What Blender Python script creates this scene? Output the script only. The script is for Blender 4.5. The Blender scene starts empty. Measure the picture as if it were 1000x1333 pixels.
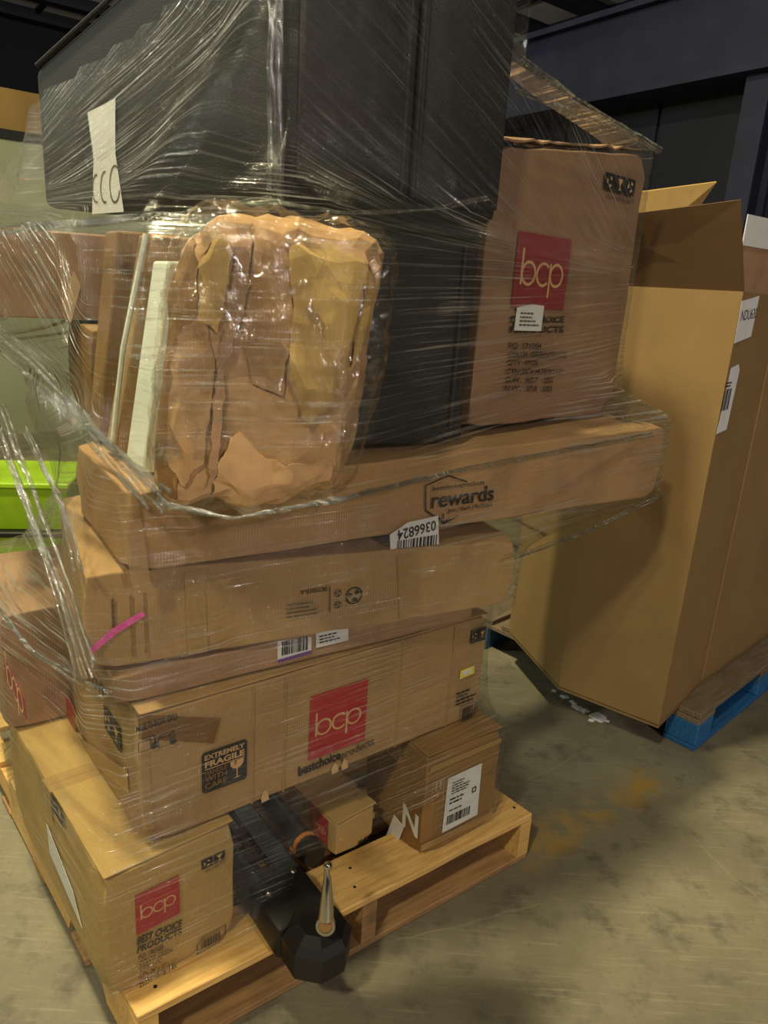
import bpy, bmesh, math, random
from mathutils import Vector, Matrix, noise
random.seed(7)
scn = bpy.context.scene
COL = scn.collection

# ------------------------------------------------------------------ camera
FPX, W0, H0 = 950.0, 1000.0, 1333.0
NADIR = (300.0, 3800.0)                    # where plumb lines meet in the picture
CAMZ = 1.4
down = Vector((NADIR[0]-W0/2, NADIR[1]-H0/2, FPX)).normalized()
upc = -down
fwc = (Vector((0, 0, 1)) - upc*upc.z).normalized()
rtc = fwc.cross(upc)
if rtc.x < 0: rtc = -rtc
RW = Matrix((rtc, fwc, upc))               # camera (right, down, forward) -> world
CPOS = Vector((0, 0, CAMZ))
cd = bpy.data.cameras.new('camera'); cam = bpy.data.objects.new('camera', cd); COL.objects.link(cam)
cd.sensor_fit = 'HORIZONTAL'; cd.sensor_width = 36; cd.lens = FPX/W0*36; cd.clip_start = .02
ax, ay, az = RW@Vector((1, 0, 0)), RW@Vector((0, -1, 0)), RW@Vector((0, 0, -1))
cam.matrix_world = Matrix(((ax.x, ay.x, az.x, 0), (ax.y, ay.y, az.y, 0), (ax.z, ay.z, az.z, CAMZ), (0, 0, 0, 1)))
scn.camera = cam
def ray(px): return RW@Vector((px[0]-W0/2, px[1]-H0/2, FPX))
def at_z(px, z):
    r = ray(px); return CPOS + r*((z-CAMZ)/r.z)
def at_y(px, y):
    r = ray(px); return CPOS + r*(y/r.y)
def at_plane(px, q, n):
    r = ray(px); return CPOS + r*((Vector(q)-CPOS).dot(n)/r.dot(n))

# ------------------------------------------------------------------ world, lamps, exposure
w = bpy.data.worlds.new('world'); scn.world = w; w.use_nodes = True
w.node_tree.nodes['Background'].inputs[0].default_value = (.86, .84, .92, 1)
w.node_tree.nodes['Background'].inputs[1].default_value = .045
def area(name, loc, target, power, size, col, spread=180):
    l = bpy.data.lights.new(name, 'AREA'); l.energy = power; l.shape = 'DISK'; l.size = size; l.color = col; l.spread = math.radians(spread)
    o = bpy.data.objects.new(name, l); COL.objects.link(o); o.location = loc
    o.rotation_euler = (Vector(target)-Vector(loc)).to_track_quat('-Z', 'Y').to_euler(); return o
def bulb(name, loc, power, r, col):
    l = bpy.data.lights.new(name, 'POINT'); l.energy = power; l.shadow_soft_size = r; l.color = col
    o = bpy.data.objects.new(name, l); COL.objects.link(o); o.location = loc; return o
area('area_lamp', (-1.35, 1.0, 6.1), (-1.0, 1.1, 0), 470, .36, (1, .89, .56))
area('area_lamp', (-1.55, -2.45, 5.0), (.8, 2.0, .8), 160, .34, (1, .90, .60))
area('area_lamp', (4.6, -5.8, 4.6), (1.0, 0, .8), 250, .6, (1, .87, .84))  # added pinkish fill for the front faces, no known fixture
area('area_lamp', (-8.0, 2.6, 4.6), (-1.5, 1.5, 1.2), 130, .6, (.98, 1, .84))  # added far to the left to brighten the streaks on the film
bulb('fill_bulb', (-6.2, 3.8, 5.4), 70, .2, (.98, 1, .86))  # added point light to lift the left wall and ceiling
bulb('fill_bulb', (-3.0, 12.5, 5.0), 300, .2, (.98, .98, .92))  # added point light to lift the far ceiling
bulb('fill_bulb', (11.0, 9.0, 5.0), 220, .2, (.94, .96, 1))  # added point light for the ceiling past the right wall
bulb('green_glint_light', (-4.2, 2.0, 2.7), 9, .10, (.15, 1, .45))  # small green light added for the glints on the black side
scn.view_settings.view_transform = 'Standard'; scn.view_settings.look = 'None'
scn.view_settings.exposure = -0.17; scn.view_settings.gamma = 1; scn.view_settings.use_curve_mapping = False

# ------------------------------------------------------------------ materials
def lin(c):
    def f(v):
        v /= 255; return v/12.92 if v <= .04045 else ((v+.055)/1.055)**2.4
    return (f(c[0]), f(c[1]), f(c[2]), 1)
class NT:
    def __init__(s, name):
        s.m = bpy.data.materials.new(name); s.m.use_nodes = True; s.t = s.m.node_tree; s.n = s.t.nodes
        s.b = s.n['Principled BSDF']; s.out = s.n['Material Output']
    def new(s, typ, **kw):
        n = s.n.new(typ)
        for k, v in kw.items(): setattr(n, k, v)
        return n
    def link(s, a, b): s.t.links.new(a, b)
    def coords(s, scale=(1, 1, 1), rot=(0, 0, 0), kind='Object'):
        tc = s.new('ShaderNodeTexCoord'); mp = s.new('ShaderNodeMapping')
        mp.inputs['Scale'].default_value = scale; mp.inputs['Rotation'].default_value = rot
        s.link(tc.outputs[kind], mp.inputs[0]); return mp.outputs[0]
    def noise(s, vec, scale, detail=3, rough=.5):
        n = s.new('ShaderNodeTexNoise'); n.inputs['Scale'].default_value = scale; n.inputs['Detail'].default_value = detail
        n.inputs['Roughness'].default_value = rough; s.link(vec, n.inputs['Vector']); return n.outputs['Fac']
    def ramp(s, fac, stops):
        r = s.new('ShaderNodeValToRGB'); e = r.color_ramp.elements
        while len(e) > 1: e.remove(e[0])
        e[0].position, e[0].color = stops[0]
        for p, c in stops[1:]: x = e.new(p); x.color = c
        s.link(fac, r.inputs[0]); return r.outputs[0]
    def math(s, op, a, b=None, c=None, clamp=False):
        n = s.new('ShaderNodeMath', operation=op); n.use_clamp = clamp
        for i, v in enumerate((a, b, c)):
            if v is None: continue
            if isinstance(v, (int, float)): n.inputs[i].default_value = v
            else: s.link(v, n.inputs[i])
        return n.outputs[0]
    def mix(s, fac, a, b, typ='MIX'):
        n = s.new('ShaderNodeMix', data_type='RGBA', blend_type=typ)
        for i, v in ((0, fac), (6, a), (7, b)):
            if isinstance(v, (int, float)): n.inputs[i].default_value = v
            elif isinstance(v, tuple): n.inputs[i].default_value = v
            else: s.link(v, n.inputs[i])
        return n.outputs[2]
    def bump(s, h, strength=.3, dist=.002):
        n = s.new('ShaderNodeBump'); n.inputs['Strength'].default_value = strength; n.inputs['Distance'].default_value = dist
        s.link(h, n.inputs['Height']); s.link(n.outputs[0], s.b.inputs['Normal']); return n.outputs[0]
M = {}
def plain(name, c, rough=.6, metal=0, var=.12, scale=30, spec=None):
    k = NT(name); v = k.coords(); n = k.noise(v, scale, 4)
    c = lin(c); d = tuple(x*(1-var) for x in c[:3])+(1,); l = tuple(min(1, x*(1+var)) for x in c[:3])+(1,)
    k.link(k.ramp(n, [(.3, d), (.7, l)]), k.b.inputs['Base Color'])
    k.b.inputs['Roughness'].default_value = rough; k.b.inputs['Metallic'].default_value = metal
    if spec is not None: k.b.inputs['Specular IOR Level'].default_value = spec
    M[name] = k.m; return k.m
def kraft(name, c, flute=True, stain=.35):
    k = NT(name); v = k.coords(); c = lin(c)
    big = k.noise(v, 5, 4, .6); fib = k.noise(k.coords((60, 60, 400)), 3, 3); sp = k.noise(v, 260, 2)
    dk = tuple(x*(1-stain) for x in c[:3])+(1,); lt = tuple(min(1, x*1.12) for x in c[:3])+(1,)
    col = k.ramp(big, [(.25, dk), (.5, c), (.8, lt)])
    col = k.mix(k.math('MULTIPLY', fib, .25), col, tuple(x*.6 for x in c[:3])+(1,))
    col = k.mix(k.ramp(sp, [(.66, (0, 0, 0, 1)), (.75, (.5, .5, .5, 1))]), col, tuple(x*.5 for x in c[:3])+(1,))
    k.link(col, k.b.inputs['Base Color']); k.b.inputs['Roughness'].default_value = .72
    k.b.inputs['Specular IOR Level'].default_value = .25
    wv = k.new('ShaderNodeTexWave', wave_type='BANDS', bands_direction='DIAGONAL'); wv.inputs['Scale'].default_value = 120
    k.link(k.coords((1, 1, 0)), wv.inputs['Vector'])
    h = k.math('ADD', k.math('MULTIPLY', wv.outputs['Fac'], .25 if flute else 0), k.noise(v, 22, 5))
    k.bump(h, .22, .003); M[name] = k.m; return k.m
kraft('kraft', (176, 142, 98)); kraft('kraft_warm', (180, 142, 100)); kraft('kraft_pink', (170, 134, 104)); kraft('kraft_film_dim', (150, 118, 94))  # last one is darker: film veil and angle to light put into its colour
kraft('kraft_yellow', (186, 153, 94), stain=.18); kraft('kraft_dark', (148, 112, 66)); kraft('kraft_pale', (214, 178, 132), False)
kraft('kraft_torn', (198, 158, 114), False, .35); kraft('kraft_gaylord', (144, 117, 76), stain=.12); kraft('kraft_gaylord_shaded', (104, 80, 54), False, .12)  # last one is a darker copy, shade put into the front flap's colour
plain('print_black', (30, 27, 26), .6, var=.25, scale=120)
plain('print_grey', (92, 76, 60), .6, var=.3, scale=200)
plain('print_red', (172, 34, 40), .55, var=.08, scale=14)
plain('print_red_hazed', (136, 42, 52), .55, var=.10, scale=14)  # duller red, with the haze of the film put into the colour
plain('print_tan', (205, 165, 118), .6, var=.06)
plain('paper_white', (226, 226, 228), .55, var=.04)
plain('purple', (104, 50, 150), .5); plain('sticker_yellow', (232, 214, 90), .5)
plain('pink_marker', (232, 88, 178), .6, var=.18, scale=90)
plain('foam_white', (232, 236, 226), .6, var=.06, scale=12)
plain('steel_black', (26, 27, 28), .45, .2); plain('tube_grey', (58, 64, 66), .38, .5); plain('rubber', (20, 20, 20), .5)
plain('chrome', (196, 192, 184), .12, 1, .04); plain('bolt', (150, 150, 150), .25, 1)
plain('lime', (150, 190, 24), .4, var=.2, scale=6); plain('orange', (210, 120, 30), .6)
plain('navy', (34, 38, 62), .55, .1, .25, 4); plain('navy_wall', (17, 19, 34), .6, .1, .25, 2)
plain('wall_green', (150, 156, 128), .75, var=.04, scale=1.5); plain('insulation', (205, 198, 186), .85, var=.12, scale=1.2)
plain('rafter', (26, 27, 36), .6, .2); plain('dark_wall', (26, 27, 32), .8); plain('tan_band', (140, 112, 60), .8, var=.2, scale=3)
plain('gap_dark', (24, 18, 14), .9)
k = NT('tape_clear'); k.b.inputs['Base Color'].default_value = lin((196, 160, 104)); k.b.inputs['Roughness'].default_value = .22
k.b.inputs['Alpha'].default_value = .45; M['tape_clear'] = k.m
k = NT('tape_brown'); k.b.inputs['Base Color'].default_value = lin((140, 98, 48)); k.b.inputs['Roughness'].default_value = .3
k.b.inputs['Alpha'].default_value = .5; M['tape_brown'] = k.m
# black upholstery
k = NT('black_fabric'); v = k.coords(); n = k.noise(v, 420, 2); b2 = k.noise(v, 5, 4)
k.link(k.mix(b2, (.006, .006, .008, 1), (.015, .015, .018, 1)), k.b.inputs['Base Color']); k.b.inputs['Roughness'].default_value = .7
k.b.inputs['Sheen Weight'].default_value = .0; k.bump(k.math('ADD', n, k.math('MULTIPLY', b2, 3)), .4, .003); M['black_fabric'] = k.m
# wood
def wood(name, a, b, dirt=(96, 78, 52)):
    k = NT(name); v = k.coords((1.2, 14, 14)); n = k.noise(v, 7, 6, .6); g = k.noise(k.coords((1, 1, 1)), 6, 3)
    col = k.ramp(n, [(.25, lin(b)), (.6, lin(a))]); col = k.mix(k.ramp(g, [(.55, (0, 0, 0, 1)), (.75, (.6, .6, .6, 1))]), col, lin(dirt))
    oi = k.new('ShaderNodeObjectInfo'); col = k.mix(k.math('MULTIPLY', oi.outputs['Random'], .35), col, lin(b))
    k.link(col, k.b.inputs['Base Color']); k.b.inputs['Roughness'].default_value = .7; k.bump(n, .4, .003); M[name] = k.m
wood('pine', (226, 188, 118), (190, 142, 72)); wood('pine_dark', (176, 138, 90), (128, 96, 60))
wood('wood_grey', (134, 118, 96), (92, 78, 62)); wood('wood_blue', (38, 112, 172), (22, 74, 124), (70, 80, 82))
# concrete floor
def seg_mask(k, P, a, b, wd, soft):
    """1 near the floor segment a-b (metres), 0 away from it"""
    a = Vector(a); b = Vector(b); d = (b-a); L = d.length; d /= L
    sx = k.new('ShaderNodeSeparateXYZ'); k.link(P, sx.inputs[0]); X, Y = sx.outputs[0], sx.outputs[1]
    px = k.math('SUBTRACT', X, a.x); py = k.math('SUBTRACT', Y, a.y)
    al = k.math('ADD', k.math('MULTIPLY', px, d.x), k.math('MULTIPLY', py, d.y))
    ac = k.math('ABSOLUTE', k.math('SUBTRACT', k.math('MULTIPLY', py, d.x), k.math('MULTIPLY', px, d.y)))
    e = k.math('MAXIMUM', k.math('SUBTRACT', k.math('ABSOLUTE', k.math('SUBTRACT', al, L/2)), L/2), 0)
    dist = k.math('ADD', ac, e)
    mr = k.new('ShaderNodeMapRange'); k.link(dist, mr.inputs[0]); mr.inputs[1].default_value = wd; mr.inputs[2].default_value = wd+soft
    mr.inputs[3].default_value = 1; mr.inputs[4].default_value = 0; return mr.outputs[0]
k = NT('concrete'); v = k.coords()
n1 = k.noise(v, 1.6, 6, .62); n2 = k.noise(v, 9, 6, .65); n3 = k.noise(v, 70, 4, .6); sc = k.noise(k.coords((3, 60, 1), (0, 0, .55)), 2.2, 4, .6)
col = k.ramp(n1, [(.3, lin((92, 87, 72))), (.5, lin((118, 112, 92))), (.7, lin((138, 132, 108)))])
col = k.mix(k.ramp(n2, [(.52, (0, 0, 0, 1)), (.72, (.75, .75, .75, 1))]), col, lin((64, 58, 50)))
col = k.mix(k.math('MULTIPLY', k.ramp(sc, [(.56, (0, 0, 0, 1)), (.68, (1, 1, 1, 1))]), .25), col, lin((168, 160, 132)))
col = k.mix(k.math('MULTIPLY', k.ramp(n3, [(.6, (0, 0, 0, 1)), (.72, (1, 1, 1, 1))]), .35), col, lin((70, 64, 54)))
wob = k.new('ShaderNodeTexNoise'); wob.inputs['Scale'].default_value = 6; k.link(v, wob.inputs['Vector'])
vadd = k.new('ShaderNodeVectorMath', operation='MULTIPLY_ADD'); k.link(wob.outputs['Color'], vadd.inputs[0]); vadd.inputs[1].default_value = (.05, .05, 0); k.link(v, vadd.inputs[2])
PW = vadd.outputs[0]
fl = lambda *px: at_z(px, 0).to_2d()
off = Vector((.025, .025))
crack_segments = [(fl(690, 1016), fl(835, 940)), (fl(455, 1240), fl(700, 1176)), (fl(905, 1095), fl(1010, 1190))]
yel = k.math('MULTIPLY', seg_mask(k, PW, fl(668, 1118)+off, fl(850, 1012)+off, .012, .07), k.ramp(n2, [(.42, (0, 0, 0, 1)), (.62, (1, 1, 1, 1))]))
col = k.mix(k.math('MULTIPLY', yel, .75), col, lin((170, 134, 40)))
for a, b in crack_segments:
    cm = k.math('MULTIPLY', seg_mask(k, PW, a+off, b+off, .0006, .003), .35); col = k.mix(cm, col, lin((150, 142, 116)))
k.link(col, k.b.inputs['Base Color']); k.link(k.ramp(n2, [(.3, (.42,)*3+(1,)), (.7, (.7,)*3+(1,))]), k.b.inputs['Roughness'])
k.bump(k.math('ADD', n2, k.math('MULTIPLY', n3, .5)), .25, .004); M['concrete'] = k.m
# stretch film: clear, glossy, hazy in streaks that follow the pull of the wrap
def film_mat(name, haze=.10, gloss=.16, bump=.5, streak=(3, 130), rough=.13, tint=(.92, .93, .90), warp=.06):
    k = NT(name); k.n.remove(k.b)
    tc = k.new('ShaderNodeTexCoord'); wb = k.noise(tc.outputs['UV'], 2.2, 2)
    sp = k.new('ShaderNodeSeparateXYZ'); k.link(tc.outputs['UV'], sp.inputs[0])
    cb = k.new('ShaderNodeCombineXYZ')
    k.link(k.math('MULTIPLY', sp.outputs[0], streak[0]), cb.inputs[0])
    k.link(k.math('MULTIPLY', k.math('ADD', sp.outputs[1], k.math('MULTIPLY', wb, warp)), streak[1]), cb.inputs[1])
    s1 = k.noise(cb.outputs[0], 1, 4, .6); s2 = k.noise(cb.outputs[0], .28, 3, .6); patch = k.noise(tc.outputs['UV'], 5, 4, .6); fine = k.noise(tc.outputs['UV'], 60, 4, .7)
    fold = k.ramp(patch, [(.45, (0, 0, 0, 1)), (.68, (1, 1, 1, 1))])
    bp = k.new('ShaderNodeBump'); bp.inputs['Strength'].default_value = bump; bp.inputs['Distance'].default_value = .004
    k.link(k.math('ADD', k.math('ADD', s1, k.math('MULTIPLY', s2, 2.2)), k.math('MULTIPLY', fine, .35)), bp.inputs['Height'])
    tr = k.new('ShaderNodeBsdfTransparent'); tr.inputs[0].default_value = (*tint, 1)
    gl = k.new('ShaderNodeBsdfGlossy'); gl.inputs['Roughness'].default_value = rough; gl.inputs[0].default_value = (1, 1, 1, 1); k.link(bp.outputs[0], gl.inputs['Normal'])
    df = k.new('ShaderNodeBsdfDiffuse'); df.inputs[0].default_value = (.75, .76, .72, 1)
    tl = k.new('ShaderNodeBsdfTranslucent'); tl.inputs[0].default_value = (.7, .7, .66, 1)
    md = k.new('ShaderNodeMixShader'); md.inputs[0].default_value = .4; k.link(df.outputs[0], md.inputs[1]); k.link(tl.outputs[0], md.inputs[2])
    la = k.new('ShaderNodeAttribute', attribute_name='layers'); layers = k.math('ADD', 1, la.outputs['Fac']); thin = k.ramp(s1, [(.52, (0, 0, 0, 1)), (.70, (1, 1, 1, 1))]); hz = k.math('MULTIPLY', k.math('ADD', .03, k.math('MULTIPLY', thin, k.math('ADD', .25, k.math('MULTIPLY', fold, 1.2)))), k.math('MULTIPLY', layers, haze), clamp=True)  # this attribute scales the haze and glare painted on the film
    m1 = k.new('ShaderNodeMixShader'); k.link(hz, m1.inputs[0]); k.link(tr.outputs[0], m1.inputs[1]); k.link(md.outputs[0], m1.inputs[2])
    fr = k.new('ShaderNodeLayerWeight'); fr.inputs[0].default_value = .22; k.link(bp.outputs[0], fr.inputs['Normal'])
    gf = k.math('ADD', k.math('MULTIPLY', fr.outputs['Fresnel'], .35), gloss*.3, clamp=True)
    gf = k.math('MULTIPLY', gf, k.math('ADD', k.math('MULTIPLY', k.math('MULTIPLY', thin, k.math('ADD', .3, fold)), k.math('MULTIPLY', layers, 2.2)), .25), clamp=True)
    m2 = k.new('ShaderNodeMixShader'); k.link(gf, m2.inputs[0]); k.link(m1.outputs[0], m2.inputs[1]); k.link(gl.outputs[0], m2.inputs[2])
    k.link(m2.outputs[0], k.out.inputs[0]); M[name] = k.m
film_mat('stretch_film', .38, .50, 1.0, (3.2, 190), .10, warp=.012)
film_mat('film_fold', .9, .9, 1.0, (20, 60), .08, (.80, .80, .78))
film_mat('bag_film', .07, .75, 1.0, (14, 20), .07, (.96, .95, .93), .1)

# ------------------------------------------------------------------ object helpers
def obj(name, bm, mat, parent=None, smooth=None):
    me = bm if isinstance(bm, bpy.types.Mesh) else bpy.data.meshes.new(name)
    if me is not bm: bm.to_mesh(me); bm.free()
    if mat and not me.materials: me.materials.append(M[mat])
    if smooth is not None:
        for p in me.polygons: p.use_smooth = True
        me.set_sharp_from_angle(angle=math.radians(smooth))
    o = bpy.data.objects.new(name, me); COL.objects.link(o)
    if parent: o.parent = parent
    return o
def tag(o, label, cat, group=None):
    o['label'] = label; o['category'] = cat
    if group: o['group'] = group
    return o
def thing(name, label, cat, loc=(0, 0, 0), ang=0, group=None):
    o = bpy.data.objects.new(name, None); COL.objects.link(o); o.empty_display_size = .05
    o.location = loc; o.rotation_euler = (0, 0, math.radians(ang)); return tag(o, label, cat, group)
def struct(name, bm, mat, parent=None):
    o = obj(name, bm, mat, parent)
    if not parent: o['kind'] = 'structure'
    return o
def bx(bm, x0, x1, y0, y1, z0, z1):
    v = [bm.verts.new(p) for p in ((x0, y0, z0), (x1, y0, z0), (x1, y1, z0), (x0, y1, z0), (x0, y0, z1), (x1, y0, z1), (x1, y1, z1), (x0, y1, z1))]
    for f in ((0, 3, 2, 1), (4, 5, 6, 7), (0, 1, 5, 4), (1, 2, 6, 5), (2, 3, 7, 6), (3, 0, 4, 7)): bm.faces.new([v[i] for i in f])
    return v
def box_bm(x0, x1, y0, y1, z0, z1, bev=0, seg=1):
    bm = bmesh.new(); bx(bm, x0, x1, y0, y1, z0, z1)
    if bev: bmesh.ops.bevel(bm, geom=bm.edges[:], offset=bev, segments=seg, profile=.5, affect='EDGES')
    return bm
def bisect_all(bm, lo, hi, step):
    for i in range(3):
        n = max(1, int((hi[i]-lo[i])/step))
        for j in range(1, n):
            c = [0, 0, 0]; d = [0, 0, 0]; c[i] = lo[i]+(hi[i]-lo[i])*j/n; d[i] = 1
            bmesh.ops.bisect_plane(bm, geom=bm.verts[:]+bm.edges[:]+bm.faces[:], plane_co=c, plane_no=d, dist=1e-5)
def tube(bm, pts, r, n=12, cap=True):
    rings = []; pts = [Vector(p) for p in pts]; rs = r if isinstance(r, (list, tuple)) else [r]*len(pts)
    for i, p in enumerate(pts):
        d = (pts[min(i+1, len(pts)-1)]-pts[max(i-1, 0)]).normalized()
        a = d.orthogonal().normalized() if i == 0 else (a-d*a.dot(d)).normalized()
        b = d.cross(a); rings.append([bm.verts.new(p+(a*math.cos(t)+b*math.sin(t))*rs[i]) for t in [2*math.pi*q/n for q in range(n)]])
    for A, B in zip(rings, rings[1:]):
        for q in range(n): bm.faces.new((A[q], A[(q+1) % n], B[(q+1) % n], B[q]))
    if cap: bm.faces.new(rings[0][::-1]); bm.faces.new(rings[-1])
def carton_body(W, D, H, seed, zr=None, dent=.004, bev=.0035, step=.05):
    """closed carton, rounded edges, faces pulled in unevenly and corners crushed"""
    bm = box_bm(0, W, 0, D, 0, H, bev, 2); bisect_all(bm, (0, 0, 0), (W, D, H), step)
    o = Vector((seed*3.1, seed*1.7, seed*.9)); c = Vector((W/2, D/2, H/2))
    for v in bm.verts:
        p = v.co.copy(); ed = sum((min(p[i], s-p[i]) < .012) for i, s in enumerate((W, D, H)))
        n = (noise.noise(p*5+o)+1)*.5*dent + (noise.noise(p*17+o)+1)*.5*dent*.35
        if ed >= 2: n += dent*.8*abs(noise.noise(p*23+o))
        if ed >= 3: n += dent*1.5
        for i, s in enumerate((W, D, H)):
            if min(p[i], s-p[i]) < .012: v.co[i] += n if p[i] < s/2 else -n
        if zr is not None: v.co.z += (zr-H)*(p.x/W)*(p.z/H)
    return bm
# ---- print, labels and tape: flat shapes laid on a carton's face
class Face:
    """a face of a carton: origin, right and up axes in the carton's own frame, outward normal"""
    def __init__(s, root, o, r, u):
        s.root = root; s.o = Vector(o); s.r = Vector(r).normalized(); s.u = Vector(u).normalized(); s.n = s.r.cross(s.u)
        rz = Matrix.Rotation(root.rotation_euler.z, 3, 'Z'); s.wo = rz@s.o+root.location; s.wr = rz@s.r; s.wu = rz@s.u; s.wn = rz@s.n
    def uv(s, px):
        p = at_plane(px, s.wo, s.wn)-s.wo; return Vector((p.dot(s.wr), p.dot(s.wu)))
    def mat(s, off=.001): 
        m = Matrix((s.r, s.u, s.n)).transposed().to_4x4(); m.translation = s.o+s.n*off; return m
def flat_poly(pts, th=.0006, hole=None):
    bm = bmesh.new(); a = [bm.verts.new((p[0], p[1], 0)) for p in pts]; b = [bm.verts.new((p[0], p[1], th)) for p in pts]; n = len(a)
    bm.faces.new(b); bm.faces.new(a[::-1])
    for i in range(n): bm.faces.new((a[i], a[(i+1) % n], b[(i+1) % n], b[i]))
    bmesh.ops.recalc_face_normals(bm, faces=bm.faces[:]); return bm
def put(face, name, bm, mat, off=.001, parent=None, label=None):
    bm.transform(face.mat(off)); o = obj(name, bm, mat, parent or face.root)
    if label: o['label'] = label
    return o
def quad(face, name, pxs, mat, off=.001, parent=None, label=None, th=.0006):
    return put(face, name, flat_poly([face.uv(p) for p in pxs], th), mat, off, parent, label)
def rect_uv(x0, y0, x1, y1): return [(x0, y0), (x1, y0), (x1, y1), (x0, y1)]
def text_bm(body, width, height, bold=0., flip=False, th=.0004):
    c = bpy.data.curves.new('t', 'FONT'); c.body = body; c.size = 1; c.offset = bold; c.resolution_u = 3; c.space_line = .95
    o = bpy.data.objects.new('t', c); me = o.to_mesh(); bm = bmesh.new(); bm.from_mesh(me); o.to_mesh_clear(); bpy.data.objects.remove(o); bpy.data.curves.remove(c)
    xs = [v.co.x for v in bm.verts]; ys = [v.co.y for v in bm.verts]; x0, x1, y0, y1 = min(xs), max(xs), min(ys), max(ys)
    for v in bm.verts:
        v.co.x = (v.co.x-x0)/(x1-x0)*width; v.co.y = (v.co.y-y0)/(y1-y0)*height
        if flip: v.co.x, v.co.y = width-v.co.x, height-v.co.y
        v.co.z = 0
    return bm
def text(face, name, body, u, v, width, height, mat='print_black', bold=.0, off=.0012, parent=None, flip=False, rot=0):
    bm = text_bm(body, width, height, bold, flip); bm.transform(Matrix.Translation((u, v, 0))@Matrix.Rotation(rot, 4, 'Z'))
    return put(face, name, bm, mat, off, parent)
def textpx(face, name, body, bl, br, tl, mat='print_black', bold=.0, off=.0012, parent=None, flip=False):
    a, b, c = face.uv(bl), face.uv(br), face.uv(tl); d = b-a
    return text(face, name, body, a.x, a.y, d.length, abs((c-a).y), mat, bold, off, parent, flip, math.atan2(d.y, d.x))
def barcode(face, x0, y0, w_, h_, parent, off=.0022, n=22, seed=1, mat='print_black'):
    r = random.Random(seed); bm = bmesh.new(); x = 0
    while x < w_:
        t = w_/n/2*r.choice((.7, 1, 1.6, 2.2))
        if x+t <= w_: bx(bm, x0+x, x0+x+t, y0, y0+h_, 0, .0003)
        x += t+w_/n/2*r.choice((.6, 1, 1.5))
    return put(face, 'barcode', bm, mat, off, parent)
def text_lines(face, x0, y0, w_, h_, n, parent, off=.0022, mat='print_black', seed=3):
    """rows of tiny print, too small to read"""
    r = random.Random(seed); bm = bmesh.new(); lh = h_/n
    for i in range(n):
        x = x0; y = y0+h_-(i+.75)*lh; end = x0+w_*r.uniform(.55, 1)
        while x < end:
            t = lh*r.uniform(.5, 1.8); bx(bm, x, min(end, x+t), y, y+lh*.45, 0, .0003); x += t+lh*.3
    return put(face, 'small_print', bm, mat, off, parent)
def logo(face, pxs, mat='print_red'):
    a, b, c, d = [face.uv(p) for p in pxs]            # bl br tr tl
    x0, x1 = (a.x+d.x)/2, (b.x+c.x)/2; y0, y1 = (a.y+b.y)/2, (c.y+d.y)/2; W_, H_ = x1-x0, y1-y0
    sq = put(face, 'logo_square', flat_poly(rect_uv(x0, y0, x1, y1)), mat, .001)
    # thin round letters: stem + ring, open ring, ring + stem
    bm = bmesh.new(); R = W_*.125; t = W_*.02; cy = y0+H_*.47
    def arc(cx, a0, a1, n=26):
        pv = None
        for i in range(n+1):
            th = math.radians(a0+(a1-a0)*i/n); q = [bm.verts.new((cx+math.cos(th)*rr, cy+math.sin(th)*rr, 0)) for rr in (R-t, R+t*.6)]
            if pv: bm.faces.new((pv[0], pv[1], q[1], q[0]))
            pv = q
    c1, c2, c3 = x0+W_*.24, x0+W_*.515, x0+W_*.77
    arc(c1, 0, 360); bx(bm, c1-R-t, c1-R+t*.6, cy-R, cy+R*2.1, 0, .0004)
    arc(c2, 42, 318); arc(c3, 0, 360); bx(bm, c3-R-t, c3-R+t*.6, cy-R*2.0, cy+R, 0, .0004)
    put(face, 'logo_letters', bm, 'print_tan', .0020, sq)
    return sq, (x0, y0, x1, y1)
def icons(face, pxs, n, code=None):
    a, b, c, d = [face.uv(p) for p in pxs]; x0, x1, y0, y1 = a.x, b.x, (a.y+b.y)/2, (c.y+d.y)/2; w_ = (x1-x0)/n
    for i in range(n):
        xx = x0+i*w_; s = put(face, 'handling_icon', flat_poly(rect_uv(xx, y0, xx+w_*.9, y1)), 'print_black', .001)
        bm = bmesh.new(); cx, cy, r = xx+w_*.45, (y0+y1)/2, min(w_*.9, y1-y0)*.34
        if i % 2 == 0:
            for q in range(3):
                th = q*2.094+.5; p = [(cx+math.cos(th+g)*r*f, cy+math.sin(th+g)*r*f, 0) for g, f in ((0, .55), (0, 1.05), (.8, 1.05), (1.0, .8), (.8, .55))]
                bm.faces.new([bm.verts.new(x) for x in p])
        else:
            for p in ([(-.9, .9), (-.2, -.1), (.2, -.1), (.9, .9)], [(-.12, -.1), (-.12, -.9), (.12, -.9), (.12, -.1)], [(-.5, -.9), (-.5, -1.05), (.5, -1.05), (.5, -.9)]):
                bm.faces.new([bm.verts.new((cx+x*r, cy+y*r, 0)) for x, y in p])
        put(face, 'icon_mark', bm, 'print_tan', .0019, s)
    if code: text(face, 'item_code', code, x0+(x1-x0)*.15, y0-(y1-y0)*.52, (x1-x0)*.8, (y1-y0)*.28, 'print_grey', .01)
def frame_bm(pts, t):
    """outline of a polygon, t wide"""
    bm = bmesh.new(); n = len(pts); c = sum((Vector(p) for p in pts), Vector((0, 0)))/n; A = []; B = []
    for p in pts:
        p = Vector(p); A.append(bm.verts.new((p.x, p.y, 0))); q = p-(p-c).normalized()*t*1.3; B.append(bm.verts.new((q.x, q.y, 0)))
    for i in range(n): bm.faces.new((A[i], A[(i+1) % n], B[(i+1) % n], B[i]))
    return bm
FILM = []                                   # (footprint, z0, z1) of everything the film goes round
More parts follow.
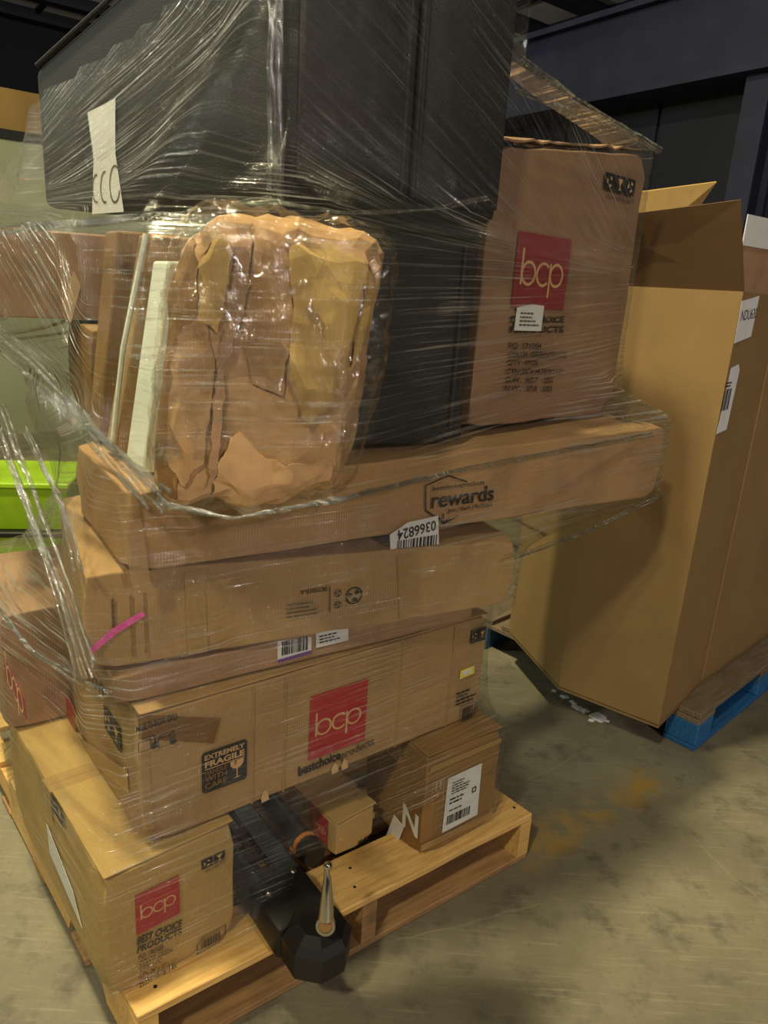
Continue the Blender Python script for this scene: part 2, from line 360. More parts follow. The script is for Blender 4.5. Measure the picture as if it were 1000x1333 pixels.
def carton(name, label, cat, org, ang, W, D, z0, z1, mat, seed, zr=None, flaps=None, dent=.004, film=True, group=None):
    root = thing(name, label, cat, (org[0], org[1], z0), ang, group)
    obj('body', carton_body(W, D, z1-z0, seed, None if zr is None else zr-z0, dent), mat, root, 14)
    root['front'] = 0
    del root['front']
    a = math.radians(ang); u = Vector((math.cos(a), math.sin(a))); v = Vector((-math.sin(a), math.cos(a))); o = Vector(org[:2])
    if film: FILM.append(([o, o+u*W, o+u*W+v*D, o+v*D], z0, max(z1, zr or 0)))
    F = Face(root, (0, 0, 0), (1, 0, 0), (0, 0, 1)); L = Face(root, (0, D, 0), (0, -1, 0), (0, 0, 1)); T = Face(root, (0, 0, z1-z0), (1, 0, 0), (0, 1, 0))
    H = z1-z0
    if flaps:                               # two long flaps meeting under a strip of tape on the lid
        g = .0015
        for y0, y1 in ((.004, D/2-g), (D/2+g, D-.004)):
            obj('top_flap', box_bm(.004, W-.004, y0, y1, H-.001, H+.003, .0012), mat, root)
        obj('tape', box_bm(-.0015, W+.0015, D/2-.025, D/2+.025, H+.0025, H+.0036), 'tape_clear', root)
        obj('tape', box_bm(-.0015, -.0005, D/2-.025, D/2+.025, H-.07, H+.003), 'tape_clear', root)
    return root, F, L, T

# ================================================================== the setting
U = Vector((math.cos(math.radians(37.5)), math.sin(math.radians(37.5)), 0)); V = Vector((-U.y, U.x, 0))
def uvw(u, v, z=0): return U*u+V*v+Vector((0, 0, z))
def ori_box(u0, u1, v0, v1, z0, z1):
    bm = box_bm(u0, u1, v0, v1, z0, z1); bm.transform(Matrix.Rotation(math.radians(37.5), 4, 'Z')); return bm
bm = bmesh.new(); bx(bm, -14, 14, -8, 30, -.1, 0); struct('floor', bm, 'concrete')
WR = 6.2; CEIL = 6.8; LV = 7.0
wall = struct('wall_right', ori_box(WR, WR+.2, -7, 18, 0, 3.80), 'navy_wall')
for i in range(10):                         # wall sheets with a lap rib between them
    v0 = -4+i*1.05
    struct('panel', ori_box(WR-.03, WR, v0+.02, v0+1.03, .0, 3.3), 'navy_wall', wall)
hb = struct('trim_1', ori_box(WR-.35, WR-.05, -7, 18, 3.18, 3.82), 'navy')
struct('flange', ori_box(WR-.42, WR-.02, -7, 18, 3.80, 3.85), 'navy', hb); struct('flange', ori_box(WR-.42, WR-.02, -7, 18, 3.14, 3.19), 'navy', hb)
cp = at_plane((968, 220), uvw(WR-.3, 0), U); cv = cp.dot(V)
for j, dv in enumerate((0, 4.0, -4.0)):
    co = struct('trim_%d' % (j+2), ori_box(WR-.30, WR-.08, cv+dv-.012, cv+dv+.012, 0, 3.14), 'navy')
    struct('flange', ori_box(WR-.32, WR-.29, cv+dv-.10, cv+dv+.10, 0, 3.14), 'navy', co); struct('flange', ori_box(WR-.09, WR-.06, cv+dv-.10, cv+dv+.10, 0, 3.14), 'navy', co)
ZW = at_plane((20, 172), V*LV, V).z; ZB = at_plane((20, 116), V*LV, V).z
wl = struct('wall_left', ori_box(-14, 5.0, LV, LV+.15, 0, ZW-.06), 'wall_green')
struct('wall_far', ori_box(-16, 18, 20, 20.2, 0, CEIL), 'dark_wall')
tb = struct('trim_5', ori_box(-14, 5.0, LV+.02, LV+.6, ZW+.01, ZB), 'tan_band')
struct('strap', ori_box(-3.24, -3.22, LV+.005, LV+.02, ZW-.06, ZB), 'wall_green', tb)
struct('cap_rail', ori_box(-14, 5.0, LV-.02, LV+.17, ZW-.059, ZW+.009), 'dark_wall', tb)
cl = struct('ceiling', ori_box(-16, 18, -7, 20, CEIL, CEIL+.1), 'insulation')
for i in range(18):
    v0 = -6+i*1.5; struct('rafter', ori_box(-16, 18, v0, v0+.30, CEIL-.22, CEIL), 'rafter', cl)
for i in range(24):
    u0 = -13+i*1.35; struct('purlin', ori_box(u0, u0+.06, -7, 20, CEIL-.09, CEIL), 'rafter', cl)
struct('pipe', (lambda b: (tube(b, [uvw(-4.6, -4, CEIL-.45), uvw(-4.6, 18, CEIL-.45)], .05, 10), b)[1])(bmesh.new()), 'navy', cl)

# ================================================================== pallet under the stack
PA = 36.7; PW_, PD = 1.012, 1.2
pal = thing('wooden_pallet', 'pale pine pallet carrying the wrapped stack of cartons', 'pallet', (-.381, .974, 0), PA)
wds = [.135, .09, .09, .09, .09, .09, .135]; gap = (PD-sum(wds))/6; y = 0
for i, wd in enumerate(wds):
    bmv = box_bm(0, PW_+.01*math.sin(i*2), y, y+wd, .122, .14, .002); bisect_all(bmv, (0, y, .122), (PW_, y+wd, .14), .11)
    for q in bmv.verts: q.co.z += noise.noise(q.co*4+Vector((i, 0, 0)))*.0015; q.co.y += noise.noise(q.co*7+Vector((0, i, 0)))*.003
    d = obj('deck_board', bmv, 'pine', pal)
    if i < 3:
        for x in (.022, .05, PW_/2-.012, PW_/2+.014, PW_-.05, PW_-.022):
            nb = bmesh.new(); tube(nb, [(x, y+wd*(.3 if int(x*100) % 2 else .68), .139), (x, y+wd*(.3 if int(x*100) % 2 else .68), .1412)], .0035, 8); obj('nail', nb, 'gap_dark', d)
    y += wd+gap
for x in (0, PW_/2-.019, PW_-.038):          # notched stringers
    bm = bmesh.new()
    prof = [(0, .018), (.16, .018), (.18, .058), (.36, .058), (.38, .018), (.82, .018), (.84, .058), (1.02, .058), (1.04, .018), (PD, .018), (PD, .121), (0, .121)]
    a = [bm.verts.new((x, p[0], p[1])) for p in prof]; b = [bm.verts.new((x+.038, p[0], p[1])) for p in prof]
    bm.faces.new(a[::-1]); bm.faces.new(b)
    for i in range(len(a)): bm.faces.new((a[i], a[(i+1) % len(a)], b[(i+1) % len(a)], b[i]))
    bmesh.ops.recalc_face_normals(bm, faces=bm.faces[:]); obj('stringer', bm, 'pine_dark' if x == PW_/2-.019 else 'pine', pal)
for i in range(5):
    y0 = i*(PD-.09)/4; obj('bottom_board', box_bm(0, PW_, y0, y0+.09, 0.001, .0175, .002), 'pine_dark', pal)

for o in list(pal.children)+[n for c in pal.children for n in c.children]:      # the pallet has racked a little out of square
    for v in o.data.vertices: v.co.x -= .085*v.co.y
# ================================================================== the stack, from the bottom up
DK = .1405
def qx(face, *px): return face.uv(px)
# -- corner carton
lb, F, L, T = carton('carton', 'tan carton with red logo on the front left corner of the pallet', 'carton', (-.437, .994), 41.1, .255, .61, DK, .412, 'kraft_yellow', 1, flaps=True)
logo(F, ((178, 1213), (234, 1192), (233, 1142), (175, 1163)))
textpx(F, 'brand_text', 'BEST CHOICE', (178, 1230), (236, 1206), (178, 1220), bold=.03); textpx(F, 'brand_text', 'PRODUCTS', (178, 1241), (236, 1216), (178, 1232), bold=.03)
for i, tx in enumerate(('PO: 180508', 'COLOR: GREEN', 'QTY: 1-PC', 'CTN: 24" x 10" x 11"', 'G.W.: 15.75  LBS', 'N.W.: 14.30  LBS')):
    wd = (32, 44, 30, 49, 49, 49)[i]; y = 1249+i*8.2
    textpx(F, 'carton_text', tx, (180+i*.3, y), (180+wd, y-wd*.42), (180, y-6), 'print_black', .01)
icons(F, ((262, 1130), (294, 1119), (294, 1107), (262, 1118)), 2, 'SKY6671')
a, c = qx(F, 256, 1243), qx(F, 294, 1203); w_, h_ = c.x-a.x, c.y-a.y; e = .2*w_
put(F, 'barcode_frame', frame_bm([(a.x, a.y), (c.x-e, a.y), (c.x, a.y+e), (c.x, c.y), (a.x+e, c.y), (a.x, c.y-e)], .0018), 'print_black')
barcode(F, a.x+w_*.16, a.y+h_*.2, w_*.68, h_*.52, lb, .001, 16, 4); text(F, 'small_print', 'MADE IN CHINA', a.x+w_*.2, a.y+h_*.78, w_*.6, h_*.09, bold=.01)
icons(L, ((70, 1050), (84, 1082), (84, 1062), (70, 1030)), 2)
quad(L, 'sticker', ((108, 1208), (96, 1160), (62, 1072), (66, 1110)), 'paper_white', .0015, label='long white paper sticker')
# -- carton behind it
rc, F, L, T = carton('carton', 'film-covered carton with dark red logo standing at the rear left behind the long carton', 'carton', (-.796, 1.380), 38, .36, .40, .4165, .70, 'kraft_pink', 2)
logo(L, ((9, 898), (32, 913), (33, 893), (10, 877)), 'print_red_hazed')
# -- small carton with the white N
nb_, F, L, T = carton('carton', 'small tan carton with white shipping label and letter N, right on the pallet', 'carton', (.132, 1.392), 36.5, .238, .24, DK, .415, 'kraft_dark', 3, flaps=True)
lab = quad(F, 'shipping_label', ((575, 1084), (621, 1060), (627, 993), (583, 1013)), 'paper_white', .001, label='white printed shipping label')
a, c = qx(F, 578, 1078), qx(F, 623, 1000); w_, h_ = c.x-a.x, c.y-a.y
barcode(F, a.x+w_*.05, a.y+h_*.06, w_*.8, h_*.19, lab, n=24, seed=9); text_lines(F, a.x+w_*.12, a.y+h_*.68, w_*.6, h_*.28, 5, lab)
text_lines(F, a.x+w_*.1, a.y+h_*.32, w_*.5, h_*.06, 1, lab, seed=5); text_lines(F, a.x+w_*.08, a.y+h_*.47, w_*.7, h_*.16, 2, lab, seed=8)
put(F, 'label_mark', frame_bm(rect_uv(a.x+w_*.83, a.y+h_*.52, a.x+w_*.98, a.y+h_*.64), .004), 'print_black', .0022, lab)
put(F, 'icon_frame', frame_bm([tuple(qx(F, *p)) for p in ((562, 1047), (577, 1041), (578, 1013), (563, 1019))], .0016), 'print_tan')
a = qx(F, 565, 1033); bm = bmesh.new()
for dx in (0, .013): bx(bm, a.x+dx+.002, a.x+dx+.006, a.y+.006, a.y+.024, 0, .0003); bm.faces.new([bm.verts.new((a.x+dx+x, a.y+yy, 0)) for x, yy in ((-.001, .024), (.009, .024), (.004, .031))])
bm.faces.new([bm.verts.new((a.x+x, a.y+yy, 0)) for x, yy in ((.004, .0), (.016, .0), (.012, -.014), (.008, -.014))]); put(F, 'handling_icon', bm, 'print_tan')
quad(F, 'tape', ((548, 1108), (640, 1064), (640, 1056), (548, 1100)), 'tape_clear', .0008); quad(F, 'tape', ((560, 1006), (652, 966), (652, 960), (560, 999)), 'tape_clear', .0008)
textpx(L, 'letter_n', 'N', (524, 1073), (544, 1092), (524, 1043), 'paper_white', .03)
quad(L, 'sticker', ((504, 1087), (517, 1103), (527, 1076), (514, 1060)), 'paper_white', .002, label='white diamond-set sticker')
# -- little carton lying between them
sc_, F, L, T = carton('carton', 'little tan carton with red side panel lying on the pallet deck beside the N carton', 'carton', (-.062, 1.372), 43, .128, .21, DK, .236, 'kraft_yellow', 4, flaps=True, dent=.003)
sq = quad(L, 'logo_panel', ((426, 1102), (404, 1071), (404, 1042), (427, 1068)), 'print_red', .001)
textpx(L, 'logo_letters', 'bcp', (409, 1072), (424, 1090), (409, 1060), 'print_tan', .0, .0022, sq)
text_lines(F, .07, .006, .045, .014, 1, sc_, .001)
# -- the long carton
ml, F, L, T = carton('carton', 'long tan carton with red logo and black fragile mark, lying across the two bottom cartons', 'carton', (-.391, 1.067), 37.9, .832, .46, .4185, .689, 'kraft', 5, flaps=True)
logo(F, ((403, 989), (477, 962), (476, 883), (402, 908)))
textpx(F, 'brand_text', 'bestchoice', (388, 1011), (443, 988), (388, 998), bold=.035); textpx(F, 'brand_text', 'products', (444, 992), (487, 972), (444, 978), 'print_grey', .01)
a, b, c, d = [qx(F, *p) for p in ((263, 1034), (321, 1012), (320, 962), (261, 981))]; x0, x1, y0, y1 = a.x, b.x, (a.y+b.y)/2, (c.y+d.y)/2; w_, h_ = x1-x0, y1-y0; r = w_*.05
fm = put(F, 'fragile_mark', flat_poly([(x0+r, y0), (x1-r, y0), (x1, y0+r), (x1, y1-r), (x1-r, y1), (x0+r, y1), (x0, y1-r), (x0, y0+r)]), 'print_black', label='black square fragile mark with wine glass')
text(F, 'mark_text', 'EXTREMELY', x0+w_*.06, y0+h_*.81, w_*.88, h_*.12, 'print_tan', .03, .0020, fm); text(F, 'mark_text', 'FRAGILE', x0+w_*.06, y0+h_*.62, w_*.88, h_*.15, 'print_tan', .035, .0020, fm)
bm = bmesh.new(); bx(bm, x0+w_*.06, x1-w_*.06, y0+h_*.575, y0+h_*.59, 0, .0003); put(F, 'mark_line', bm, 'print_tan', .0020, fm)
for i, tx in enumerate(('HANDLE', 'WITH', 'CARE')): text(F, 'mark_text', tx, x0+w_*.06, y0+h_*(.44-.17*i), w_*.48, h_*(.1 if i == 0 else .135), 'kraft_dark', .005, .0020, fm)
bm = bmesh.new(); gx, gy, s = x0+w_*.77, y0+h_*.12, w_*.18
for p in ([(-.85, 2.35), (-.8, 1.75), (-.45, 1.35), (0, 1.22), (.45, 1.35), (.8, 1.75), (.85, 2.35), (.0, 2.35), (-.18, 2.05), (-.05, 1.9), (-.35, 1.7), (-.2, 2.0), (-.35, 2.1), (-.15, 2.35)], [(-.07, 1.25), (-.07, .1), (.07, .1), (.07, 1.25)], [(-.55, 0), (.55, 0), (.1, .15), (-.1, .15)]):
    bm.faces.new([bm.verts.new((gx+x*s, gy+yy*s, 0)) for x, yy in p])
put(F, 'glass_icon', bm, 'print_tan', .0020, fm)
textpx(F, 'box_count_text', 'MULTI-BOX SKU', (177, 953), (230, 936), (177, 944), bold=.02, off=.0024)
for i, px in enumerate((180, 206)):
    o_ = qx(F, px, 979-i*6); bm = bmesh.new(); s = .021; t = .0012
    P = [(0, 0), (s, 0), (s*1.35, s*.3), (s*1.35, s*1.2), (s*.35, s*1.2), (0, s*.9)]; Q = (s, s*.9)
    for p, q in list(zip(P, P[1:]+P[:1]))+[(P[5], Q), (Q, P[1]), (Q, P[3])]:
        p = Vector(p)+o_; q = Vector(q)+o_; n_ = (q-p).orthogonal().normalized()*t/2
        bm.faces.new([bm.verts.new((*z, 0)) for z in (p-n_, q-n_, q+n_, p+n_)])
    tube(bm, [(o_.x+s*1.25, o_.y+.004, 0), (o_.x+s*1.25, o_.y+.004, .0004)], .006, 14); put(F, 'box_icon', bm, 'print_black', .0024)
text(F, 'box_icon', '+', *qx(F, 198, 970), .010, .010, bold=.02, off=.0024)
icons(F, ((612, 838), (632, 832), (632, 815), (612, 821)), 2)
sy = quad(F, 'price_sticker', ((598, 884), (617, 876), (617, 866), (599, 873)), 'sticker_yellow', .001); quad(F, 'sticker_print', ((602, 879), (613, 875), (613, 870), (602, 874)), 'paper_white', .0017, sy)
a, c = qx(F, 597, 945), qx(F, 622, 888); w_, h_ = c.x-a.x, c.y-a.y
put(F, 'barcode_frame', frame_bm(rect_uv(a.x, a.y, c.x, a.y+h_*.52), .0016), 'print_black'); barcode(F, a.x+w_*.15, a.y+h_*.08, w_*.7, h_*.36, ml, .001, 14, 6); text_lines(F, a.x-w_*.35, a.y+h_*.56, w_*1.35, h_*.38, 4, ml, .001)
quad(F, 'tape', ((180, 962), (278, 967), (288, 934), (179, 930)), 'tape_brown', .0008, label='strip of brown tape'); quad(F, 'tape', ((186, 1080), (200, 1078), (192, 975), (179, 980)), 'tape_clear', .0006)
textpx(F, 'small_print', 'Calif. prop. statement', (197, 1098), (242, 1084), (197, 1093), 'print_grey', .01)
for (x, z) in ((.235, .02), (.40, .012), (.425, .02)):            # torn nicks on the lower edge
    bm = flat_poly([(x, 0), (x+.016, .002), (x+.013, .02), (x+.005, .026), (x-.002, .012)], .001); put(F, 'torn_nick', bm, 'kraft_pale', .0012)
for px in (330, 372, 520, 585): p = qx(F, px, 900); bm = bmesh.new(); tube(bm, [(p.x, .004, 0), (p.x, .262, 0)], .0016, 6); put(F, 'crease', bm, 'kraft', -.0008)
icons(L, ((138, 955), (159, 975), (159, 945), (138, 925)), 2)
quad(L, 'logo_square', ((86, 950), (101, 985), (98, 925), (82, 895)), 'print_red', .001)
quad(L, 'tape', ((100, 975), (168, 1032), (166, 1003), (98, 955)), 'tape_clear', .0008)
# -- thin flat carton
fc, F, L, T = carton('carton', 'thin flat carton with purple-edged barcode label, sandwiched above the long carton', 'carton', (-.440, 1.079), 34.2, .80, .62, .694, .753, 'kraft_pink', 6, dent=.002)
lab = quad(F, 'barcode_label', ((361, 862), (405, 850), (405, 829), (361, 834)), 'paper_white', .001, label='white barcode label with purple edge')
quad(F, 'label_edge', ((361, 862), (405, 850), (405, 846), (361, 858)), 'purple', .0018, lab); a, c = qx(F, 366, 853), qx(F, 401, 833); barcode(F, a.x, a.y, c.x-a.x, .03, lab, n=20, seed=12)
lab = quad(F, 'barcode_label', ((411, 843), (453, 833), (453, 818), (411, 822)), 'paper_white', .001); a, c = qx(F, 415, 838), qx(F, 450, 825); text_lines(F, a.x, a.y, c.x-a.x, .02, 3, lab)
textpx(L, 'model_text', '300W', (114, 886), (139, 912), (114, 872), bold=.03)
# -- carton with the pink stroke
sk, F, L, T = carton('carton', 'shallow tan carton with pink marker stroke at its left end', 'carton', (-.481, 1.074), 27.7, .878, .50, .757, .940, 'kraft', 7, zr=.912, dent=.005)
a, b = qx(F, 118, 848), qx(F, 187, 798)
d = (b-a); n_ = d.orthogonal().normalized()*.0045; mid = a+d*.45+d.orthogonal()*.05
put(F, 'marker_stroke', flat_poly([a-n_, mid-n_*1.3, b-n_*1.2, b+n_*1.2, mid+n_*1.3, a+n_]), 'pink_marker', label='pink marker stroke')
quad(F, 'marker_stroke', ((147, 822), (150, 822), (148, 778), (145, 780)), 'print_grey', .0008)
textpx(F, 'item_code', 'SKY5010-A', (391, 774), (426, 769), (391, 768), 'print_black', .02, flip=True)
a, c = qx(F, 373, 806), qx(F, 426, 778); text_lines(F, a.x, a.y, c.x-a.x, c.y-a.y, 4, sk, .001, 'print_grey')
quad(F, 'divider', ((429, 797), (430, 797), (430, 763), (429, 763)), 'print_black')
for (px, py, r) in ((461, 775, .018), (440, 772, .0075), (440, 787, .0075)):
    c = qx(F, px, py); bm = bmesh.new()
    for i in range(24):
        t0, t1 = [2*math.pi*(i+j)/24 for j in (0, 1)]; bm.faces.new([bm.verts.new((c.x+math.cos(t)*q, c.y+math.sin(t)*q, 0)) for t, q in ((t0, r*.84), (t0, r), (t1, r), (t1, r*.84))])
    for k_ in range(3):
        t0 = k_*2.1+.3; bm.faces.new([bm.verts.new((c.x+math.cos(t)*q*r, c.y+math.sin(t)*q*r, 0)) for t, q in ((t0, .2), (t0+.1, .75), (t0+.8, .8), (t0+1.0, .5), (t0+.6, .25))])
    put(F, 'round_mark', bm, 'print_black')
quad(F, 'tape', ((245, 852), (270, 848), (265, 742), (240, 745)), 'tape_clear', .0006); quad(F, 'tape', ((520, 805), (548, 801), (545, 722), (517, 725)), 'tape_clear', .0006)
quad(F, 'scuff', ((172, 855), (175, 855), (172, 775), (169, 776)), 'kraft_dark', .0006); quad(F, 'scuff', ((190, 850), (192, 850), (189, 770), (187, 771)), 'kraft_dark', .0006)
# -- long carton with the rewards print
rw, F, L, T = carton('carton', 'longest tan carton with rewards print, sticking out to the right halfway up the stack', 'carton', (-.398, 1.064), 33.9, 1.315, .40, .9425, 1.086, 'kraft_warm', 8, zr=1.128, dent=.005)
textpx(F, 'rewards_text', 'rewards', (561, 662), (642, 651), (561, 641), bold=.016)
textpx(F, 'rewards_text', 'bestchoiceproducts', (563, 641), (630, 632), (563, 633), bold=.01); textpx(F, 'rewards_text', 'Join | Earn | Redeem', (582, 669), (640, 660), (582, 662), bold=.02)
bm = bmesh.new(); P = [qx(F, *p) for p in ((597, 671), (577, 682), (577, 668))]; Q = [qx(F, *p) for p in ((577, 680), (554, 664), (554, 632), (584, 619), (608, 627))]
for pl in (P, Q, [qx(F, 571, 655+18), qx(F, 577, 682), qx(F, 585, 674)]):
    for p, q in zip(pl, pl[1:]):
        n_ = (q-p).orthogonal().normalized()*.0014; bm.faces.new([bm.verts.new((*z, 0)) for z in (p-n_, q-n_, q+n_, p+n_)])
put(F, 'hexagon_icon', bm, 'print_black')
lab = quad(F, 'inventory_sticker', ((508, 720), (571, 711), (570, 671), (530, 680), (507, 696)), 'paper_white', .001, label='torn white sticker with upside-down number')
textpx(F, 'sticker_number', '0366824', (517, 704), (567, 690), (517, 690), 'print_black', .02, .002, lab, True)
a, c = qx(F, 516, 716), qx(F, 569, 701); barcode(F, a.x, a.y-.002, c.x-a.x, .022, lab, n=20, seed=2)
quad(F, 'tape', ((172, 764), (196, 760), (178, 640), (152, 643)), 'tape_clear', .0008)
# -- black upholstered pieces
def soft_block(W, D, H, seed, bulge=.012, bev=.02):
    bm = box_bm(0, W, 0, D, 0, H, bev, 3); bisect_all(bm, (0, 0, 0), (W, D, H), .06)
    for v in bm.verts:
        p = v.co.copy(); n = noise.noise(p*4+Vector((seed, 0, 0)))*.006
        for i, s in enumerate((W, D, H)):
            if min(p[i], s-p[i]) < .003: v.co[i] += (n-.004)*(1 if p[i] > s/2 else -1)
    return bm
bl = thing('upholstered_block', 'black fabric furniture piece standing behind the crumpled carton, under the biggest one', 'furniture', (-.215, 1.235, 1.112), 33.2)
obj('body', soft_block(.445, .28, .415, 2), 'black_fabric', bl, 50)
bm = bmesh.new(); tube(bm, [(.40, -.004, .03), (.40, -.004, .38)], .004, 8); obj('seam', bm, 'black_fabric', bl)
bm = bmesh.new(); tube(bm, [(.02, -.004, .395), (.43, -.004, .395)], .005, 8); obj('piping', bm, 'black_fabric', bl)
def loc2(o, ang, x, y):
    a = math.radians(ang); return Vector((o[0]+x*math.cos(a)-y*math.sin(a), o[1]+x*math.sin(a)+y*math.cos(a)))
FILM.append(([loc2((-.215, 1.235), 33.2, x, y) for x, y in ((0, 0), (.445, 0), (.445, .28), (0, .28))], 1.11, 1.53))
up_ = thing('upholstered_block', 'biggest black fabric furniture piece on top of the stack, with white paper on its side', 'furniture', (-.19, 1.25, 1.532), 0)
FOOT = [Vector((-.19, 1.25)), Vector((.178, 1.472)), Vector((-.30, 2.08)), Vector((-.815, 1.77))]
ZT = [2.00, 2.06, 1.92, 1.81]; UB = 1.532
bm = bmesh.new(); org = Vector((-.19, 1.25, UB))
vb = [bm.verts.new(Vector((p.x, p.y, UB))-org) for p in FOOT]; vt = [bm.verts.new(Vector((p.x, p.y, z))-org) for p, z in zip(FOOT, ZT)]
bm.faces.new(vb[::-1]); bm.faces.new(vt)
for i in range(4): bm.faces.new((vb[i], vb[(i+1) % 4], vt[(i+1) % 4], vt[i]))
bmesh.ops.bevel(bm, geom=bm.edges[:], offset=.018, segments=3, profile=.5, affect='EDGES')
obj('body', bm, 'black_fabric', up_, 50)
fd = (FOOT[1]-FOOT[0]); fl_ = fd.length; fd.normalize(); fn = Vector((fd.y, -fd.x))
def fpt(s, z, o=.002): p = FOOT[0]+fd*s+fn*o; return Vector((p.x, p.y, z))-org
for s0, s1 in ((.018, .212), (.228, fl_-.014)):     # two padded front panels with a gap between them
    b0 = bmesh.new(); vs = []
    for o in (.0, .016):
        vs.append([b0.verts.new(fpt(s, z, o)) for s, z in ((s0, UB+.02), (s1, UB+.02), (s1, 1.975), (s0, 1.975))])
    b0.faces.new(vs[0][::-1]); b0.faces.new(vs[1])
    for i in range(4): b0.faces.new((vs[0][i], vs[0][(i+1) % 4], vs[1][(i+1) % 4], vs[1][i]))
    bmesh.ops.bevel(b0, geom=b0.edges[:], offset=.006, segments=2, profile=.5, affect='EDGES')
    obj('front_panel', b0, 'black_fabric', up_, 50)
bm = bmesh.new(); tube(bm, [fpt(.205, UB+.025, .017), fpt(.205, 1.96, .017)], .0035, 8); obj('piping', bm, 'black_fabric', up_)
bm = bmesh.new(); tube(bm, [fpt(.236, UB+.025, .017), fpt(.236, 1.96, .017)], .0035, 8); obj('piping', bm, 'black_fabric', up_)
sd = (FOOT[0]-FOOT[3]); sd.normalize(); sn = Vector((sd.y, -sd.x))
class WFace(Face):
    def __init__(s, root, o, r, u): super().__init__(root, o, r, u)
SF = Face(up_, Vector((FOOT[3].x, FOOT[3].y, UB))-org, (sd.x, sd.y, 0), (0, 0, 1))
bm = bmesh.new(); e0 = Vector((FOOT[3].x, FOOT[3].y, ZT[3]))-org; e1 = Vector((FOOT[0].x, FOOT[0].y, ZT[0]))-org; so = Vector((sn.x, sn.y, 0))*.003
tube(bm, [e0.lerp(e1, .025)+so, e1+so], .005, 8); obj('piping', bm, 'black_fabric', up_)
pp = quad(SF, 'paper_note', ((122, 279), (163, 276), (152, 200), (152, 129), (116, 147), (124, 205)), 'paper_white', .003, label='white paper with hand-drawn loops')
bm = bmesh.new()
for cx, cy, r in ((128, 246, 9), (139, 244, 10), (152, 240, 12)):
    pv = None
    for i in range(15):
        t = math.radians(20+i*20 if cx > 145 else 70+i*15); p = qx(SF, cx+math.cos(t)*r*.55, cy+math.sin(t)*r*2.0)
        if pv is not None:
            n_ = (p-pv).orthogonal().normalized()*.0022; bm.faces.new([bm.verts.new((*z, 0)) for z in (pv-n_, p-n_, p+n_, pv+n_)])
        pv = p
put(SF, 'pen_marks', bm, 'print_grey', .0042, pp)
FILM.append(([FOOT[0]+fn*.02, FOOT[1]+fn*.02, FOOT[2], FOOT[3]], 1.53, 2.10))
# -- tall carton
tl_, F, L, T = carton('carton', 'tall tan carton with dark red logo standing at the right end of the stack', 'carton', (.166, 1.523), 43.2, .570, .37, 1.127, 1.682, 'kraft_film_dim', 9, zr=1.752, flaps=False, dent=.006)
logo(F, ((667, 398), (734, 405), (743, 309), (674, 303)), 'print_red_hazed')
lab = quad(F, 'price_sticker', ((668, 430), (703, 431), (707, 398), (690, 396), (672, 400)), 'paper_white', .0026, label='crooked white sticker'); a, c = qx(F, 674, 425), qx(F, 703, 406); text_lines(F, a.x, a.y, c.x-a.x, c.y-a.y, 4, lab, .0036, 'print_grey')
textpx(F, 'brand_text', 'BEST CHOICE', (664, 420), (734, 420), (664, 411), 'print_black', .03); textpx(F, 'brand_text', 'PRODUCTS', (663, 433), (733, 433), (663, 424), 'print_black', .03)
for i, tx in enumerate(('PO: 171204', 'COLOR: GREEN/WHITE', 'QTY: 1PCS', 'CTN: 58"X14.75"X11.5"', 'G.W.:  60.7   LBS', 'N.W.:  57.8   LBS')):
    y = 454+i*11; textpx(F, 'carton_text', tx, (662-i*1.2, y), (662-i*1.2+(42, 76, 40, 74, 62, 62)[i], y+.5), (662, y-8), 'print_black', .015)
icons(F, ((785, 249), (826, 253), (828, 231), (786, 227)), 3, 'SKY5584')
for i, (x0, x1, lean) in enumerate(((.02, .29, .022), (.25, .54, .014))):       # ragged lid flaps, pushed up
    bm = bmesh.new(); n = 10; rows = []
    for j in range(2):
        rows.append([bm.verts.new((x0+(x1-x0)*q/n, .01+j*.15, (1.682-1.127)+(x0+(x1-x0)*q/n)/.570*.070+.004+j*lean+.008*noise.noise(Vector((q*.9, j*3, i*5))))) for q in range(n+1)])
    for q in range(n): bm.faces.new((rows[0][q], rows[0][q+1], rows[1][q+1], rows[1][q]))
    g = bmesh.ops.extrude_face_region(bm, geom=bm.faces[:]); bmesh.ops.translate(bm, verts=[v for v in g['geom'] if isinstance(v, bmesh.types.BMVert)], vec=(0, 0, .004))
    bmesh.ops.recalc_face_normals(bm, faces=bm.faces[:]); obj('top_flap', bm, 'kraft_pink', tl_)
